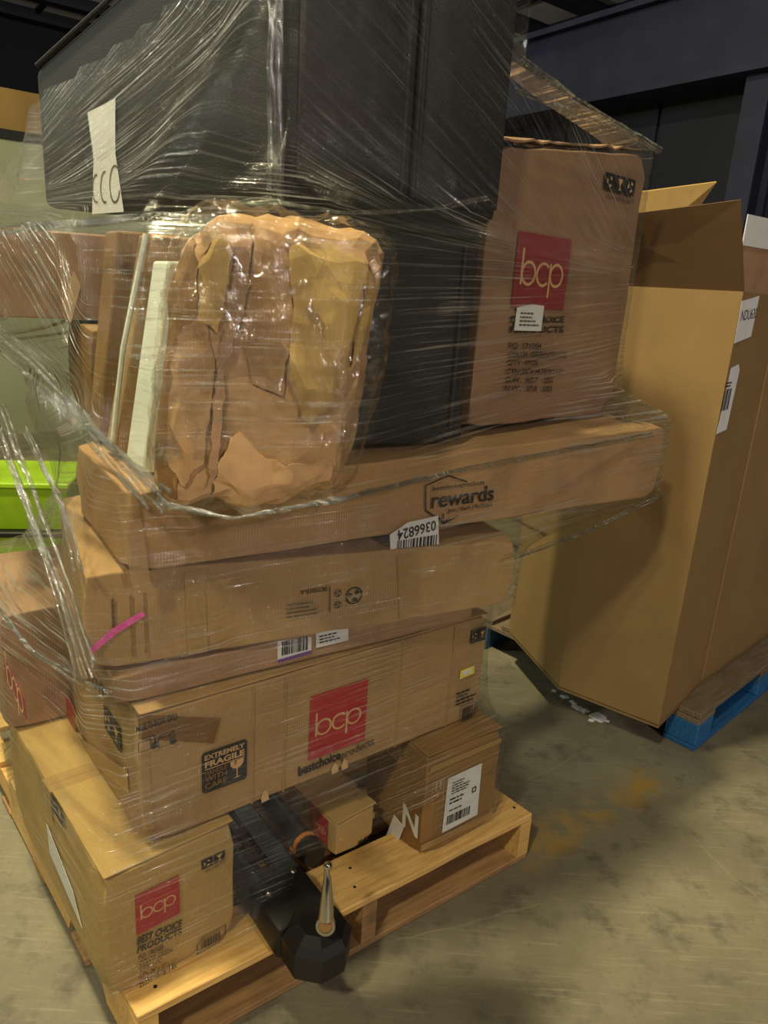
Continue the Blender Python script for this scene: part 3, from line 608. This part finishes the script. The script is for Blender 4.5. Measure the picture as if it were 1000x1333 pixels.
# -- crumpled carton in its bag
def hexa(corners, n, seed, amp, scale, only_out=0., uv=False):
    bm = bmesh.new(); C_ = [Vector(c) for c in corners]; grid = {}
    def pt(a, b, c):
        lo = (C_[0]*(1-a)+C_[1]*a)*(1-b)+(C_[3]*(1-a)+C_[2]*a)*b; hi = (C_[4]*(1-a)+C_[5]*a)*(1-b)+(C_[7]*(1-a)+C_[6]*a)*b
        return lo*(1-c)+hi*c
    cen = sum(C_, Vector())/8
    def vert(i, j, k_):
        key = (i, j, k_)
        if key not in grid:
            a, b, c = i/n, j/n, k_/n; p = pt(a, b, c); o = Vector((seed, seed*2, 0)); d = (p-cen).normalized()
            m_ = sorted(min(q, 1-q) for q in (a, b, c)); rn = .020*max(0, 1-m_[1]/.11)+.018*max(0, 1-m_[2]/.11)
            p2 = Vector((p.x, p.y, p.z*.45)); h = amp*(noise.noise(p2*scale+o)+1.1*(1-2.4*abs(noise.noise(p2*scale*1.6+o)))-.6+.55*(1-2*abs(noise.noise(p*scale*3.2+o)))+.25*noise.noise(p*scale*7+o))
            grid[key] = bm.verts.new(p+d*(h-rn+only_out)+noise.noise_vector(p*scale*2+o)*amp*.5)
        return grid[key]
    for i in range(n):
        for j in range(n):
            for f in ([(i, j, 0), (i, j+1, 0), (i+1, j+1, 0), (i+1, j, 0)], [(i, j, n), (i+1, j, n), (i+1, j+1, n), (i, j+1, n)],
                      [(i, 0, j), (i+1, 0, j), (i+1, 0, j+1), (i, 0, j+1)], [(i, n, j), (i, n, j+1), (i+1, n, j+1), (i+1, n, j)],
                      [(0, i, j), (0, i, j+1), (0, i+1, j+1), (0, i+1, j)], [(n, i, j), (n, i+1, j), (n, i+1, j+1), (n, i, j+1)]):
                bm.faces.new([vert(*q) for q in f])
    if uv:
        l = bm.loops.layers.uv.new('UVMap')
        for f in bm.faces:
            for lp in f.loops: p = lp.vert.co; lp[l].uv = (p.x+p.y*.7, p.z+p.y*.2)
    return bm
CR = Vector((-.21, 1.10, 1.105))
def cpx(px, y): return at_y(px, y)-CR
crn = [cpx((206, 662), .985), cpx((440, 648), 1.03), Vector((-.07, 1.17, 1.11))-CR, Vector((-.36, 1.11, 1.11))-CR,
       cpx((246, 282), 1.02), cpx((500, 322), 1.06), Vector((-.01, 1.18, 1.47))-CR, Vector((-.30, 1.12, 1.49))-CR]
cr = thing('crumpled_carton', 'crushed and torn kraft carton in clear plastic at the front of the stack', 'carton', CR)
cbm = hexa(crn, 13, 3.3, .014, 7.0)
bmesh.ops.triangulate(cbm, faces=cbm.faces[:], quad_method='ALTERNATE'); bmesh.ops.subdivide_edges(cbm, edges=cbm.edges[:], cuts=3, use_grid_fill=True)
for v in cbm.verts: v.co += noise.noise_vector(v.co*45)*.0016
cbm.normal_update(); obj('body', cbm.copy(), 'kraft_torn', cr)
def inside(p, poly):
    r = False
    for (ax_, ay_), (bx_, by_) in zip(poly, poly[1:]+poly[:1]):
        if (ay_ > p[1]) != (by_ > p[1]) and p[0] < (bx_-ax_)*(p[1]-ay_)/(by_-ay_)+ax_: r = not r
    return r
def torn(poly, mat, lift, seed):
    """a layer of torn liner lying on the crushed front: a patch of that surface, lifted"""
    poly = [tuple((at_y(p, 1.0)-CR).xz) for p in poly]; bm = bmesh.new(); vm = {}; cbm.faces.ensure_lookup_table()
    for f in cbm.faces:
        c = f.calc_center_median()
        if f.normal.y > -.15 or c.y > -.02: continue
        p = CR+c; t = 1.0/p.y; q = (p.x*t-CR.x, CAMZ+(p.z-CAMZ)*t-CR.z)
        q = (q[0]+.006*noise.noise(c*60+Vector((seed, 0, 0))), q[1]+.006*noise.noise(c*60+Vector((0, seed, 0))))
        if not inside(q, poly): continue
        vs = []
        for v in f.verts:
            if v.index not in vm: vm[v.index] = bm.verts.new(v.co*.7+smooth_co[v.index]*.3+Vector((0, -lift, 0)))
            vs.append(vm[v.index])
        bm.faces.new(vs)
    for _ in range(5): bmesh.ops.smooth_vert(bm, verts=[v for v in bm.verts if v.is_boundary], factor=.5, use_axis_x=True, use_axis_y=True, use_axis_z=True)
    g = bmesh.ops.extrude_face_region(bm, geom=bm.faces[:]); bmesh.ops.translate(bm, verts=[v for v in g['geom'] if isinstance(v, bmesh.types.BMVert)], vec=(0, .004, 0))
    bmesh.ops.recalc_face_normals(bm, faces=bm.faces[:]); return obj('torn_flap', bm, mat, cr)
cbm.verts.index_update(); cbm.normal_update()
sb = cbm.copy(); sb.verts.ensure_lookup_table()
for _ in range(6): bmesh.ops.smooth_vert(sb, verts=sb.verts[:], factor=.5, use_axis_x=True, use_axis_y=True, use_axis_z=True)
sb.verts.ensure_lookup_table(); smooth_co = [v.co.copy() for v in sb.verts]; sb.free()
torn(((205, 300), (255, 292), (262, 420), (250, 520), (232, 650), (203, 640)), 'kraft_dark', .003, 7)
torn(((330, 300), (385, 325), (385, 420), (372, 520), (322, 500), (314, 400)), 'kraft_warm', .005, 5)
torn(((262, 300), (282, 292), (308, 318), (302, 390), (286, 440), (258, 420)), 'kraft_yellow', .007, 2)
torn(((306, 292), (335, 290), (326, 400), (300, 470), (290, 620), (270, 640), (280, 480), (300, 400)), 'kraft_pink', .010, 3)
torn(((375, 318), (430, 312), (488, 345), (484, 440), (440, 520), (400, 560), (372, 490), (380, 410)), 'kraft_yellow', .009, 1)
torn(((282, 600), (310, 545), (340, 585), (372, 602), (432, 592), (440, 650), (330, 662), (276, 660)), 'kraft_torn', .012, 4)
torn(((225, 440), (268, 400), (284, 470), (270, 600), (240, 640), (215, 600)), 'kraft_warm', .006, 6)
cbm.free()
sh = obj('plastic_bag', hexa(crn, 60, 8.1, .0085, 13, .020, True), 'bag_film', cr, 60)
FILM.append(([(c+CR).to_2d() for c in crn[:4]], 1.16, 1.45)); FILM.append(([(c+CR).to_2d() for c in crn[4:]], 1.20, 1.45))
# -- slabs leaning behind its left side
def slab(name, label, cat, mat, lo, hi, thick, edge=None):
    """upright sheet; lo and hi: near bottom and near top corner of its left edge, running back along the stack"""
    lo, hi = Vector(lo), Vector(hi); t = Vector((-.60, .80, 0)).normalized()*thick; d = Vector((.80, .25, 0)).normalized()*.11; lo.z = 1.092
    root = thing(name, label, cat, lo); bm = bmesh.new(); P = [lo, lo+d, lo+d+t, lo+t, hi, hi+d, hi+d+t, hi+t]; P = [p-lo for p in P]
    v = [bm.verts.new(p) for p in P]
    for f in ((0, 3, 2, 1), (4, 5, 6, 7), (0, 1, 5, 4), (1, 2, 6, 5), (2, 3, 7, 6), (3, 0, 4, 7)): bm.faces.new([v[i] for i in f])
    bmesh.ops.bevel(bm, geom=bm.edges[:], offset=.004, segments=2, profile=.5, affect='EDGES'); obj('sheet', bm, mat, root)
    if edge:
        bm = bmesh.new(); e = Vector((-.006, -.004, 0)); tube(bm, [P[0]+e+(P[4]-P[0])*.05, P[0]+e+(P[4]-P[0])*.5+Vector((-.008, 0, 0)), P[4]+e], .005, 8); obj('edge_strip', bm, edge, root)
    return root
slab('foam_board', 'white foam board upright against the left side of the crumpled carton', 'foam board', 'foam_white', at_y((184, 612), 1.15), at_y((224, 340), 1.16), .085)
slab('cardboard_slab', 'tan cardboard slab with white edge strip upright left of the foam board', 'cardboard', 'kraft', at_y((150, 600), 1.26), at_y((196, 305), 1.28), .06, 'foam_white')
slab('cardboard_slab', 'dull brown cardboard slab farthest from the crumpled carton, upright in the film', 'cardboard', 'kraft_dark', at_y((128, 585), 1.36), at_y((152, 300), 1.38), .07)
lc, F, L, T = carton('carton', 'brown carton under cloudy film at the left edge, level with the crumpled carton', 'carton', (-.86, 1.46), 28, .36, .34, 1.30, 1.478, 'kraft_pink', 12)
quad(F, 'torn_paper', ((80, 398), (92, 420), (105, 372), (96, 352), (84, 385)), 'kraft_pale', .002)
sp_, F, L, T = carton('carton', 'hidden support carton below the cloudy carton on the left', 'carton', (-.62, 1.50), 33, .26, .26, 1.105, 1.297, 'kraft_dark', 13, film=False)
sp_['label'] = 'dark brown carton inside the film below the cloudy left carton'

# ================================================================== stretch film round it all
def hull(pts):
    pts = sorted(set((round(p[0], 5), round(p[1], 5)) for p in pts))
    def half(ps):
        h = []
        for p in ps:
            while len(h) > 1 and (h[-1][0]-h[-2][0])*(p[1]-h[-2][1])-(h[-1][1]-h[-2][1])*(p[0]-h[-2][0]) <= 0: h.pop()
            h.append(p)
        return h
    return half(pts)[:-1]+half(pts[::-1])[:-1]
CX, CY = -.10, 1.48; NA = 420
def radial(h):
    out = []
    for i in range(NA):
        t = 2*math.pi*i/NA; dx, dy = math.cos(t), math.sin(t); best = 0
        for a, b in zip(h, h[1:]+h[:1]):
            ex, ey = b[0]-a[0], b[1]-a[1]; den = dx*ey-dy*ex
            if abs(den) < 1e-9: continue
            s = ((a[0]-CX)*ey-(a[1]-CY)*ex)/den; q = ((a[0]-CX)*dy-(a[1]-CY)*dx)/den
            if s > 0 and -1e-6 <= q <= 1+1e-6: best = max(best, s)
        out.append(best)
    return out
ZS = [.16+.02*i for i in range(96)]; cache = {}
base = []
for z in ZS:
    act = tuple(i for i, (fp, a, b) in enumerate(FILM) if a-.012 <= z <= b+.012)
    if act not in cache: cache[act] = radial(hull([p for i in act for p in FILM[i][0]]))
    base.append(cache[act])
nz = len(ZS); R1 = 2
dil = [[max(base[k][i] for k in range(max(0, j-R1), min(nz, j+R1+1))) for i in range(NA)] for j in range(nz)]
ker = [(-2, .12), (-1, .23), (0, .30), (1, .23), (2, .12)]
rad = [[sum(wt*dil[min(nz-1, max(0, j+dj))][i] for dj, wt in ker)+.008 for i in range(NA)] for j in range(nz)]
def sm(a, b, x): x = max(0, min(1, (x-a)/(b-a))); return x*x*(3-2*x)
U0 = 249/360*2*math.pi*.75                               # the corner where the pull of the wrap turns
def film_uv(p):
    z = p.z; q = p-Vector((-.19, 1.25, z)); a, b = q.dot(U), q.dot(V)
    right, back = a, max(0, b)                          # metres right of, and back from, the near corner
    left = sm(.02, .12, b)*(1-sm(.1, .3, a)); top = sm(1.46, 1.54, z); mid = sm(.80, .95, z)*(1-top)
    k_ = top*(.75*back*left-.0+(1-left)*.62*max(0, a))+mid*(left*-.75*back+(1-left)*-.05*a)+(1-top-mid)*(left*.05*back-(1-left)*.03*a)
    return (a-b, z+k_)
# the film spans hollows between bulges instead of dipping into them
env = [r[:] for r in rad]
for i in range(NA):
    t = 360*i/NA; wdw = 17 if 150 < t < 243 else (6 if t > 243 or t < 60 else 3); col_ = [rad[j][i] for j in range(nz)]
    for a in range(nz):
        for b in range(a+2, min(nz, a+wdw)):
            for c in range(a+1, b):
                r = col_[a]+(col_[b]-col_[a])*(c-a)/(b-a)
                if r > env[c][i]: env[c][i] = r
rad = [[rad[j][i]+.85*(env[j][i]-rad[j][i]) for i in range(NA)] for j in range(nz)]
bm = bmesh.new(); uvl = bm.loops.layers.uv.new('UVMap'); gv = []
for j in range(nz):
    row = []
    for i in range(NA):
        t = 2*math.pi*i/NA; r = rad[j][i]; wr = .0025*noise.noise(Vector((math.cos(t)*9, math.sin(t)*9, ZS[j]*22)))
        row.append(bm.verts.new((CX+math.cos(t)*(r+wr), CY+math.sin(t)*(r+wr), ZS[j])))
    gv.append(row)
for j in range(nz-1):
    z = ZS[j]
    for i in range(NA):
        i2 = (i+1) % NA; t = 360*(i+.5)/NA
        if z < .30 and 262 < t < 345: continue           # open below the long carton at the front
        if 40 < t < 250 and z > 1.73+.27*max(0, (t-158)/91): continue
        f = bm.faces.new((gv[j][i], gv[j][i2], gv[j+1][i2], gv[j+1][i])); f.smooth = True
        for lp, (ii, jj) in zip(f.loops, ((i, j), (i+1, j), (i+1, j+1), (i, j+1))):
            lp[uvl].uv = film_uv(lp.vert.co)
for v in [v for v in bm.verts if not v.link_faces]: bm.verts.remove(v)
haze_gain = bm.verts.layers.float.new('layers')               # film haze with glare painted in: more left and right, less upper front
for v in bm.verts:
    q = v.co-Vector((-.19, 1.25, v.co.z)); b = q.dot(V); a = q.dot(U)
    up_l = sm(1.5, 1.6, v.co.z)
    v[haze_gain] = -.62*up_l*(1-sm(.0, .1, b))+(1.8-.7*up_l)*sm(.0, .12, b)*(1-sm(-.1, .2, a))*sm(.55, .8, v.co.z)*(1-sm(1.85, 2.0, v.co.z))+.8*sm(.5, .75, a)*sm(.85, 1.0, v.co.z)
sf = tag(obj('stretch_film', bm, 'stretch_film'), 'clear streaky stretch film wrapped round the whole stack of cartons', 'plastic film')
def strand(path, r, n=1, spread=.0, seed=0):
    """bunched rope of film along a path; n of them side by side"""
    path = [Vector(p) for p in path]; rn = random.Random(seed)
    for q in range(n):
        pts = []; o0, o1 = [Vector((rn.uniform(-1, 1), rn.uniform(-.4, .1), rn.uniform(-1, 1)))*spread for _ in (0, 1)]
        m = max(8, int(sum((b-a).length for a, b in zip(path, path[1:]))/.03))
        for i in range(m+1):
            f = i/m*(len(path)-1); k_ = min(int(f), len(path)-2); p = path[k_].lerp(path[k_+1], f-k_)
            pts.append(p+o0.lerp(o1, i/m)+noise.noise_vector(p*16+Vector((q, seed, 0)))*.0035)
        bm = bmesh.new(); tube(bm, pts, [r*(.35+.9*abs(noise.noise(p*22+Vector((0, q, seed))))) for p in pts], 7); l = bm.loops.layers.uv.new('UVMap')
        for f in bm.faces:
            for lp in f.loops: lp[l].uv = (lp.vert.co.x+lp.vert.co.z, lp.vert.co.y*3)
        obj('film_fold', bm, 'film_fold', sf, 60)
Y = at_y
strand([(-.200, 1.232, 1.53), (-.205, 1.228, 1.72), (-.200, 1.232, 1.94)], .010, 4, .012, 1)
strand([Y((0, 298), 1.42), Y((70, 292), 1.36), Y((160, 285), 1.28), Y((260, 276), 1.20), Y((360, 262), 1.19)], .007, 4, .008, 2)
strand([Y((372, 262), 1.19), Y((450, 275), 1.24), Y((560, 272), 1.36), Y((636, 256), 1.43)], .004, 2, .006, 3)
strand([Y((-20, 425), 1.45), Y((60, 500), 1.34), Y((130, 575), 1.18), Y((205, 652), .97)], .005, 7, .022, 4)
strand([Y((-10, 520), 1.40), Y((40, 660), 1.28), Y((80, 770), 1.15), Y((108, 872), 1.04)], .005, 6, .020, 5)
strand([Y((30, 560), 1.36), Y((80, 660), 1.24), Y((104, 745), 1.05)], .004, 4, .012, 6)
strand([Y((-10, 780), 1.3), Y((45, 850), 1.17), Y((140, 905), 1.04)], .004, 3, .010, 12)
strand([(.192, 1.458, 1.80), (.32, 1.59, 1.78), (.594, 1.904, 1.758)], .0032, 5, .006, 7)
strand([(.192, 1.458, 1.76), (.32, 1.59, 1.755), (.594, 1.904, 1.752)], .002, 5, .010, 8)
strand([Y((858, 645), 1.78), Y((760, 692), 1.62), Y((672, 724), 1.43)], .003, 4, .010, 9)
strand([Y((205, 656), .965), Y((300, 676), .945), Y((440, 652), 1.0), Y((600, 612), 1.30), Y((850, 566), 1.76)], .004, 3, .006, 10)
strand([Y((800, 540), 1.87), Y((822, 552), 1.83), Y((856, 562), 1.79)], .005, 5, .012, 11)

# ================================================================== black tube frame with chrome lever
HC = at_z((408, 1204), .215)
TS = 1.22
tf = thing('tube_frame', 'black steel tube frame with faceted end cap poking out over the pallet front', 'metal frame', (HC.x, HC.y, .1405), PA)
bm = bmesh.new(); rr = []
for z, r in ((-.018, .045), (-.010, .055), (.034, .056), (.048, .046), (.055, .030)):
    rr.append([bm.verts.new((math.cos(a)*r, math.sin(a)*r, z+.012)) for a in [math.pi/4*q+.39 for q in range(8)]])
for A, B in zip(rr, rr[1:]):
    for q in range(8): bm.faces.new((A[q], A[(q+1) % 8], B[(q+1) % 8], B[q]))
bm.faces.new(rr[0][::-1]); bm.faces.new(rr[-1]); bm.transform(Matrix.Translation((0, -.012, .012))); obj('end_cap', bm, 'rubber', tf)
obj('bracket', box_bm(-.058, .045, .01, .125, .004, .070, .014, 2), 'steel_black', tf, 40)
for x, y in ((-.036, .085), (.02, .105)):
    bm = bmesh.new(); bmesh.ops.create_uvsphere(bm, u_segments=10, v_segments=6, radius=.007); bm.transform(Matrix.Translation((x, y, .071))); obj('bolt', bm, 'bolt', tf, 60)
bm = bmesh.new(); tube(bm, [(-.036, .10, .036), (-.040, .55, .036)], .028, 18); obj('tube', bm, 'tube_grey', tf, 40)
obj('flat_bar', box_bm(.008, .052, .10, .55, .028, .046, .004), 'tube_grey', tf)
bm = bmesh.new(); tube(bm, [(.092, .15, .035), (.092, .175, .035), (.092, .18, .035)], [.022, .026, .022], 14); obj('plug', bm, 'rubber', tf, 40)
bm = bmesh.new(); tube(bm, [(.092, .18, .035), (.092, .55, .035)], .022, 14); obj('tube', bm, 'tube_grey', tf, 40)
bm = bmesh.new(); tube(bm, [(.092, .182, .035), (.092, .190, .035)], .0245, 14); obj('collar', bm, 'orange', tf)
LB = at_y((424, 1204), HC.y-.066); LT = at_y((427, 1127), HC.y-.040)
lv = thing('crank_lever', 'chrome lever with ball tip and ringed foot standing on the black end cap', 'lever', LB)
d = LT-LB; sidev = Vector((1, 0, 0)); dn = d.normalized(); fr_ = dn.cross(sidev).normalized()
bm = bmesh.new()
for r0, r1 in ((.0125, .0180),):
    for q in range(20):
        t0, t1 = 2*math.pi*q/20, 2*math.pi*(q+1)/20
        def P(t, r, o): return sidev*math.cos(t)*r+dn*math.sin(t)*r*1.05+fr_*o
        for (ra, oa), (rb, ob) in (((r0, -.005), (r1, -.005)), ((r1, -.005), (r1, .005)), ((r1, .005), (r0, .005)), ((r0, .005), (r0, -.005))):
            bm.faces.new([bm.verts.new(z) for z in (P(t0, ra, oa), P(t0, rb, ob), P(t1, rb, ob), P(t1, ra, oa))])
bmesh.ops.remove_doubles(bm, verts=bm.verts[:], dist=1e-5); bmesh.ops.recalc_face_normals(bm, faces=bm.faces[:]); obj('ring', bm, 'chrome', lv, 40)
bm = bmesh.new(); tube(bm, [fr_*.004-dn*.001-dn*.011, fr_*-.004-dn*.011], .0128, 14); bm.transform(Matrix.Translation(dn*.012)); obj('bushing', bm, 'kraft_dark', lv)
bm = bmesh.new(); tube(bm, [dn*.012, d*.3, d*.55, d*.78, d*.9+sidev*-.002, d*.98], [.0150, .0135, .0105, .0072, .0048, .0048], 12); obj('arm', bm, 'chrome', lv, 50)
bm = bmesh.new(); bmesh.ops.create_uvsphere(bm, u_segments=14, v_segments=9, radius=.0085); bm.transform(Matrix.Translation(d)); obj('ball', bm, 'chrome', lv, 60)

tf.scale = (TS, TS, TS)
# ================================================================== big open carton on the blue pallet
GZ0, GZ1 = .145, 1.455
G = [at_z(p, GZ0).to_2d() for p in ((640, 800), (727, 897), (857, 948), (912, 890))]
d34 = (at_z((1000, 828), GZ0).to_2d()-G[3]).normalized(); n34 = Vector((-d34.y, d34.x))
G = [G[1]+(G[0]-G[1]).normalized()*.42]+G[1:]
G.append(G[3]+d34*.78); G.append(G[4]+n34*.66+d34*-.1); G.append(G[0]+d34*.42+n34*.12)
gc = sum(G, Vector((0, 0)))/len(G)
go = Vector((G[2].x, G[2].y, GZ0))
gb = thing('bulk_carton', 'tall open bulk carton on the blue pallet, biggest box on the right', 'carton', go)
def wall_panel(a, b, z0, z1, th=.008):
    a3 = Vector((a.x, a.y, 0)); b3 = Vector((b.x, b.y, 0)); n = Vector(((b-a).y, -(b-a).x, 0)).normalized(); bm = bmesh.new(); nn = 6
    rows = []
    for o in (0, -th):
        rows.append([[bm.verts.new(a3.lerp(b3, q/nn)+n*(o+.004*noise.noise(Vector((a.x*9+q*.8, r*.8, 3))) if 0 < q < nn else n*0+n*o) if False else a3.lerp(b3, q/nn)+n*o+Vector((0, 0, z0+(z1-z0)*r/nn))-go) for q in range(nn+1)] for r in range(nn+1)])
    for r in range(nn):
        for q in range(nn):
            bm.faces.new((rows[0][r][q], rows[0][r][q+1], rows[0][r+1][q+1], rows[0][r+1][q])); bm.faces.new((rows[1][r][q], rows[1][r+1][q], rows[1][r+1][q+1], rows[1][r][q+1]))
    for q in range(nn):
        bm.faces.new((rows[0][nn][q], rows[0][nn][q+1], rows[1][nn][q+1], rows[1][nn][q])); bm.faces.new((rows[0][0][q+1], rows[0][0][q], rows[1][0][q], rows[1][0][q+1]))
        bm.faces.new((rows[0][q][0], rows[0][q+1][0], rows[1][q+1][0], rows[1][q][0])); bm.faces.new((rows[0][q+1][nn], rows[0][q][nn], rows[1][q][nn], rows[1][q+1][nn]))
    bmesh.ops.recalc_face_normals(bm, faces=bm.faces[:]); return bm
for i in range(len(G)):
    obj('side_panel', wall_panel(G[i], G[(i+1) % len(G)], GZ0, GZ1), 'kraft_gaylord', gb)
bm = bmesh.new(); bm.faces.new([bm.verts.new(Vector((p.x, p.y, GZ0+.006))-go) for p in G]); g = bmesh.ops.extrude_face_region(bm, geom=bm.faces[:]); bmesh.ops.translate(bm, verts=[v for v in g['geom'] if isinstance(v, bmesh.types.BMVert)], vec=(0, 0, .006)); bmesh.ops.recalc_face_normals(bm, faces=bm.faces[:]); obj('floor_panel', bm, 'kraft_gaylord', gb)
def sheet(parent, name, pts, mat, org, th=.006):
    P = [Vector(p)-Vector(org) for p in pts]; n = (P[1]-P[0]).cross(P[2]-P[0]).normalized()*th; bm = bmesh.new(); a = [bm.verts.new(p) for p in P]; b = [bm.verts.new(p+n) for p in P]
    bm.faces.new(a[::-1]); bm.faces.new(b); m = len(a)
    for i in range(m): bm.faces.new((a[i], a[(i+1) % m], b[(i+1) % m], b[i]))
    bmesh.ops.recalc_face_normals(bm, faces=bm.faces[:]); return obj(name, bm, mat, parent)
v3 = lambda p, z: Vector((p[0], p[1], z))
e1, e2 = G[1], G[2]; ed = (e2-e1).normalized(); en = Vector((ed.y, -ed.x))       # en points out of the front panel
sheet(gb, 'flap', (v3(e1-en*.01, GZ1), v3(e2-en*.01, GZ1), v3(e2-ed*.03+en*.07, GZ1+.215), v3(e1-ed*.10+en*.07, GZ1+.17)), 'kraft_gaylord_shaded', go)
p5, p6 = G[5], G[6]; 
fa = at_y((822, 292), 2.95); fb = at_y((932, 236), 2.95); fc_ = at_y((895, 268), 2.75); fe = at_y((815, 292), 2.75)
sheet(gb, 'flap', (v3(G[6], GZ1), v3(G[5]*.55+G[6]*.45, GZ1), fb, at_y((826, 250), 2.95)), 'kraft_yellow', go)
bm = bmesh.new(); tube(bm, [v3(G[3]+Vector((d34.y, -d34.x))*.0015, GZ0+.02)-go, v3(G[3]+Vector((d34.y, -d34.x))*.0015, GZ1-.02)-go], .004, 8); obj('crease', bm, 'kraft_gaylord', gb)
GR = Face(gb, v3(G[2], GZ0)-go, v3(G[3]-G[2], 0), (0, 0, 1)); 
s1 = quad(GR, 'paper_sticker', ((955, 447), (977, 438), (988, 385), (965, 392)), 'paper_white', .0015, label='white sticker with handwriting')
textpx(GR, 'handwriting', 'NDU630', (963, 418), (983, 414), (965, 404), 'print_black', .0, .0026, s1)
s2 = quad(GR, 'shipping_label', ((932, 565), (945, 559), (962, 482), (961, 474), (951, 479)), 'paper_white', .0015, label='narrow white shipping label')
a, c = qx(GR, 938, 535), qx(GR, 953, 505); barcode(GR, a.x, a.y, c.x-a.x, c.y-a.y, s2, .0026, 8, 3); a, c = qx(GR, 943, 505), qx(GR, 956, 495); text_lines(GR, a.x, a.y, c.x-a.x, c.y-a.y, 2, s2, .0026)
# blue pallet
bc = at_z((903, 979), 0); ba = 44.0; bu = Vector((math.cos(math.radians(ba)), math.sin(math.radians(ba)))); bv = Vector((-bu.y, bu.x))
bp_ = thing('blue_pallet', 'worn blue block pallet with grey deck under the big bulk carton', 'pallet', (bc.x, bc.y, 0), ba)
for i in range(6):
    y0 = i*.174; obj('deck_board', box_bm(0, 1.17, y0, y0+.13, .118, .140, .003), 'wood_grey', bp_)
for x0 in (0, .525, 1.05): obj('connector_board', box_bm(x0, x0+.12, 0, 1.0, .098, .117, .002), 'wood_grey', bp_)
for yy in (0, .445, .89):
    for x0 in (0, .525, 1.05): obj('block', box_bm(x0, x0+.12, yy, yy+.11, .018, .0975, .004), 'wood_blue', bp_)
    obj('bottom_board', box_bm(0, 1.17, yy, yy+.11, .001, .0175, .002), 'wood_blue', bp_)
# second open carton behind it
q0 = at_y((952, 392), 4.3); OZ = at_y((975, 320), 4.3).z
oc = thing('open_carton', 'open carton with white-topped flap behind the big bulk carton at the right edge', 'carton', (q0.x, q0.y, .0), 37.5)
for a in ((0, .85, 0, .008), (0, .85, .7, .708)): obj('side_panel', box_bm(a[0], a[1], a[2], a[3], 0.002, OZ), 'kraft_pink', oc)
for x in (0, .842): obj('side_panel', box_bm(x, x+.008, .009, .699, 0.002, OZ), 'kraft_pink', oc)
obj('flap', box_bm(.0, .30, -.004, .002, OZ+.001, OZ+.16), 'paper_white', oc); obj('flap', box_bm(.0, .22, .69, .698, OZ+.001, OZ+.2), 'kraft_gaylord', oc)
# ================================================================== floor scraps and things beyond the film on the left
for i, (px, py, s) in enumerate(((778, 934, .030), (762, 926, .016), (748, 917, .012), (735, 908, .016), (770, 938, .010), (790, 939, .010), (722, 900, .010), (752, 922, .018), (745, 914, .010))):
    p = at_z((px, py), 0); bm = bmesh.new(); n = 9; s *= 1.5
    top = [bm.verts.new((math.cos(t)*s*(.7+.5*noise.noise(Vector((i, q*.9, 0)))), math.sin(t)*s*(.6+.5*noise.noise(Vector((q*.9, i, 5)))), .003+.004*noise.noise(Vector((q, i, 1)))**2)) for q, t in enumerate([2*math.pi*q/n for q in range(n)])]
    bot = [bm.verts.new((v.co.x, v.co.y, .0006)) for v in top]; c = bm.verts.new((0, 0, .006))
    for q in range(n): bm.faces.new((top[q], top[(q+1) % n], c)); bm.faces.new((bot[q], bot[(q+1) % n], top[(q+1) % n], top[q]))
    bm.faces.new(bot[::-1]); o = obj('paper_scrap', bm, 'paper_white'); o.location = (p.x, p.y, 0)
    tag(o, 'largest white scrap on the floor under the big bulk carton corner' if i == 0 else 'small white scrap on the floor along the foot of the big bulk carton', 'scrap', 'white scraps on the floor')
lp = at_y((28, 660), 3.1)
lm = thing('lime_tote', 'lime green plastic tote stack seen at the left edge beyond the film', 'tote', (lp.x-.45, lp.y, 0), 10)
for i in range(2):
    z = .002+i*.235
    bm = bmesh.new(); vs = [[bm.verts.new((x, y, zz)) for x, y in ((e, e), (.62-e, e), (.62-e, .42-e), (e, .42-e))] for e, zz in ((.03, z), (.0, z+.21))]
    bm.faces.new(vs[0][::-1])
    for q in range(4): bm.faces.new((vs[0][q], vs[0][(q+1) % 4], vs[1][(q+1) % 4], vs[1][q]))
    bm.faces.new(vs[1]); obj('tub', bm, 'lime', lm); obj('rim', box_bm(-.012, .632, -.012, .432, z+.205, z+.232, .006), 'steel_black' if i == 0 else 'lime', lm)
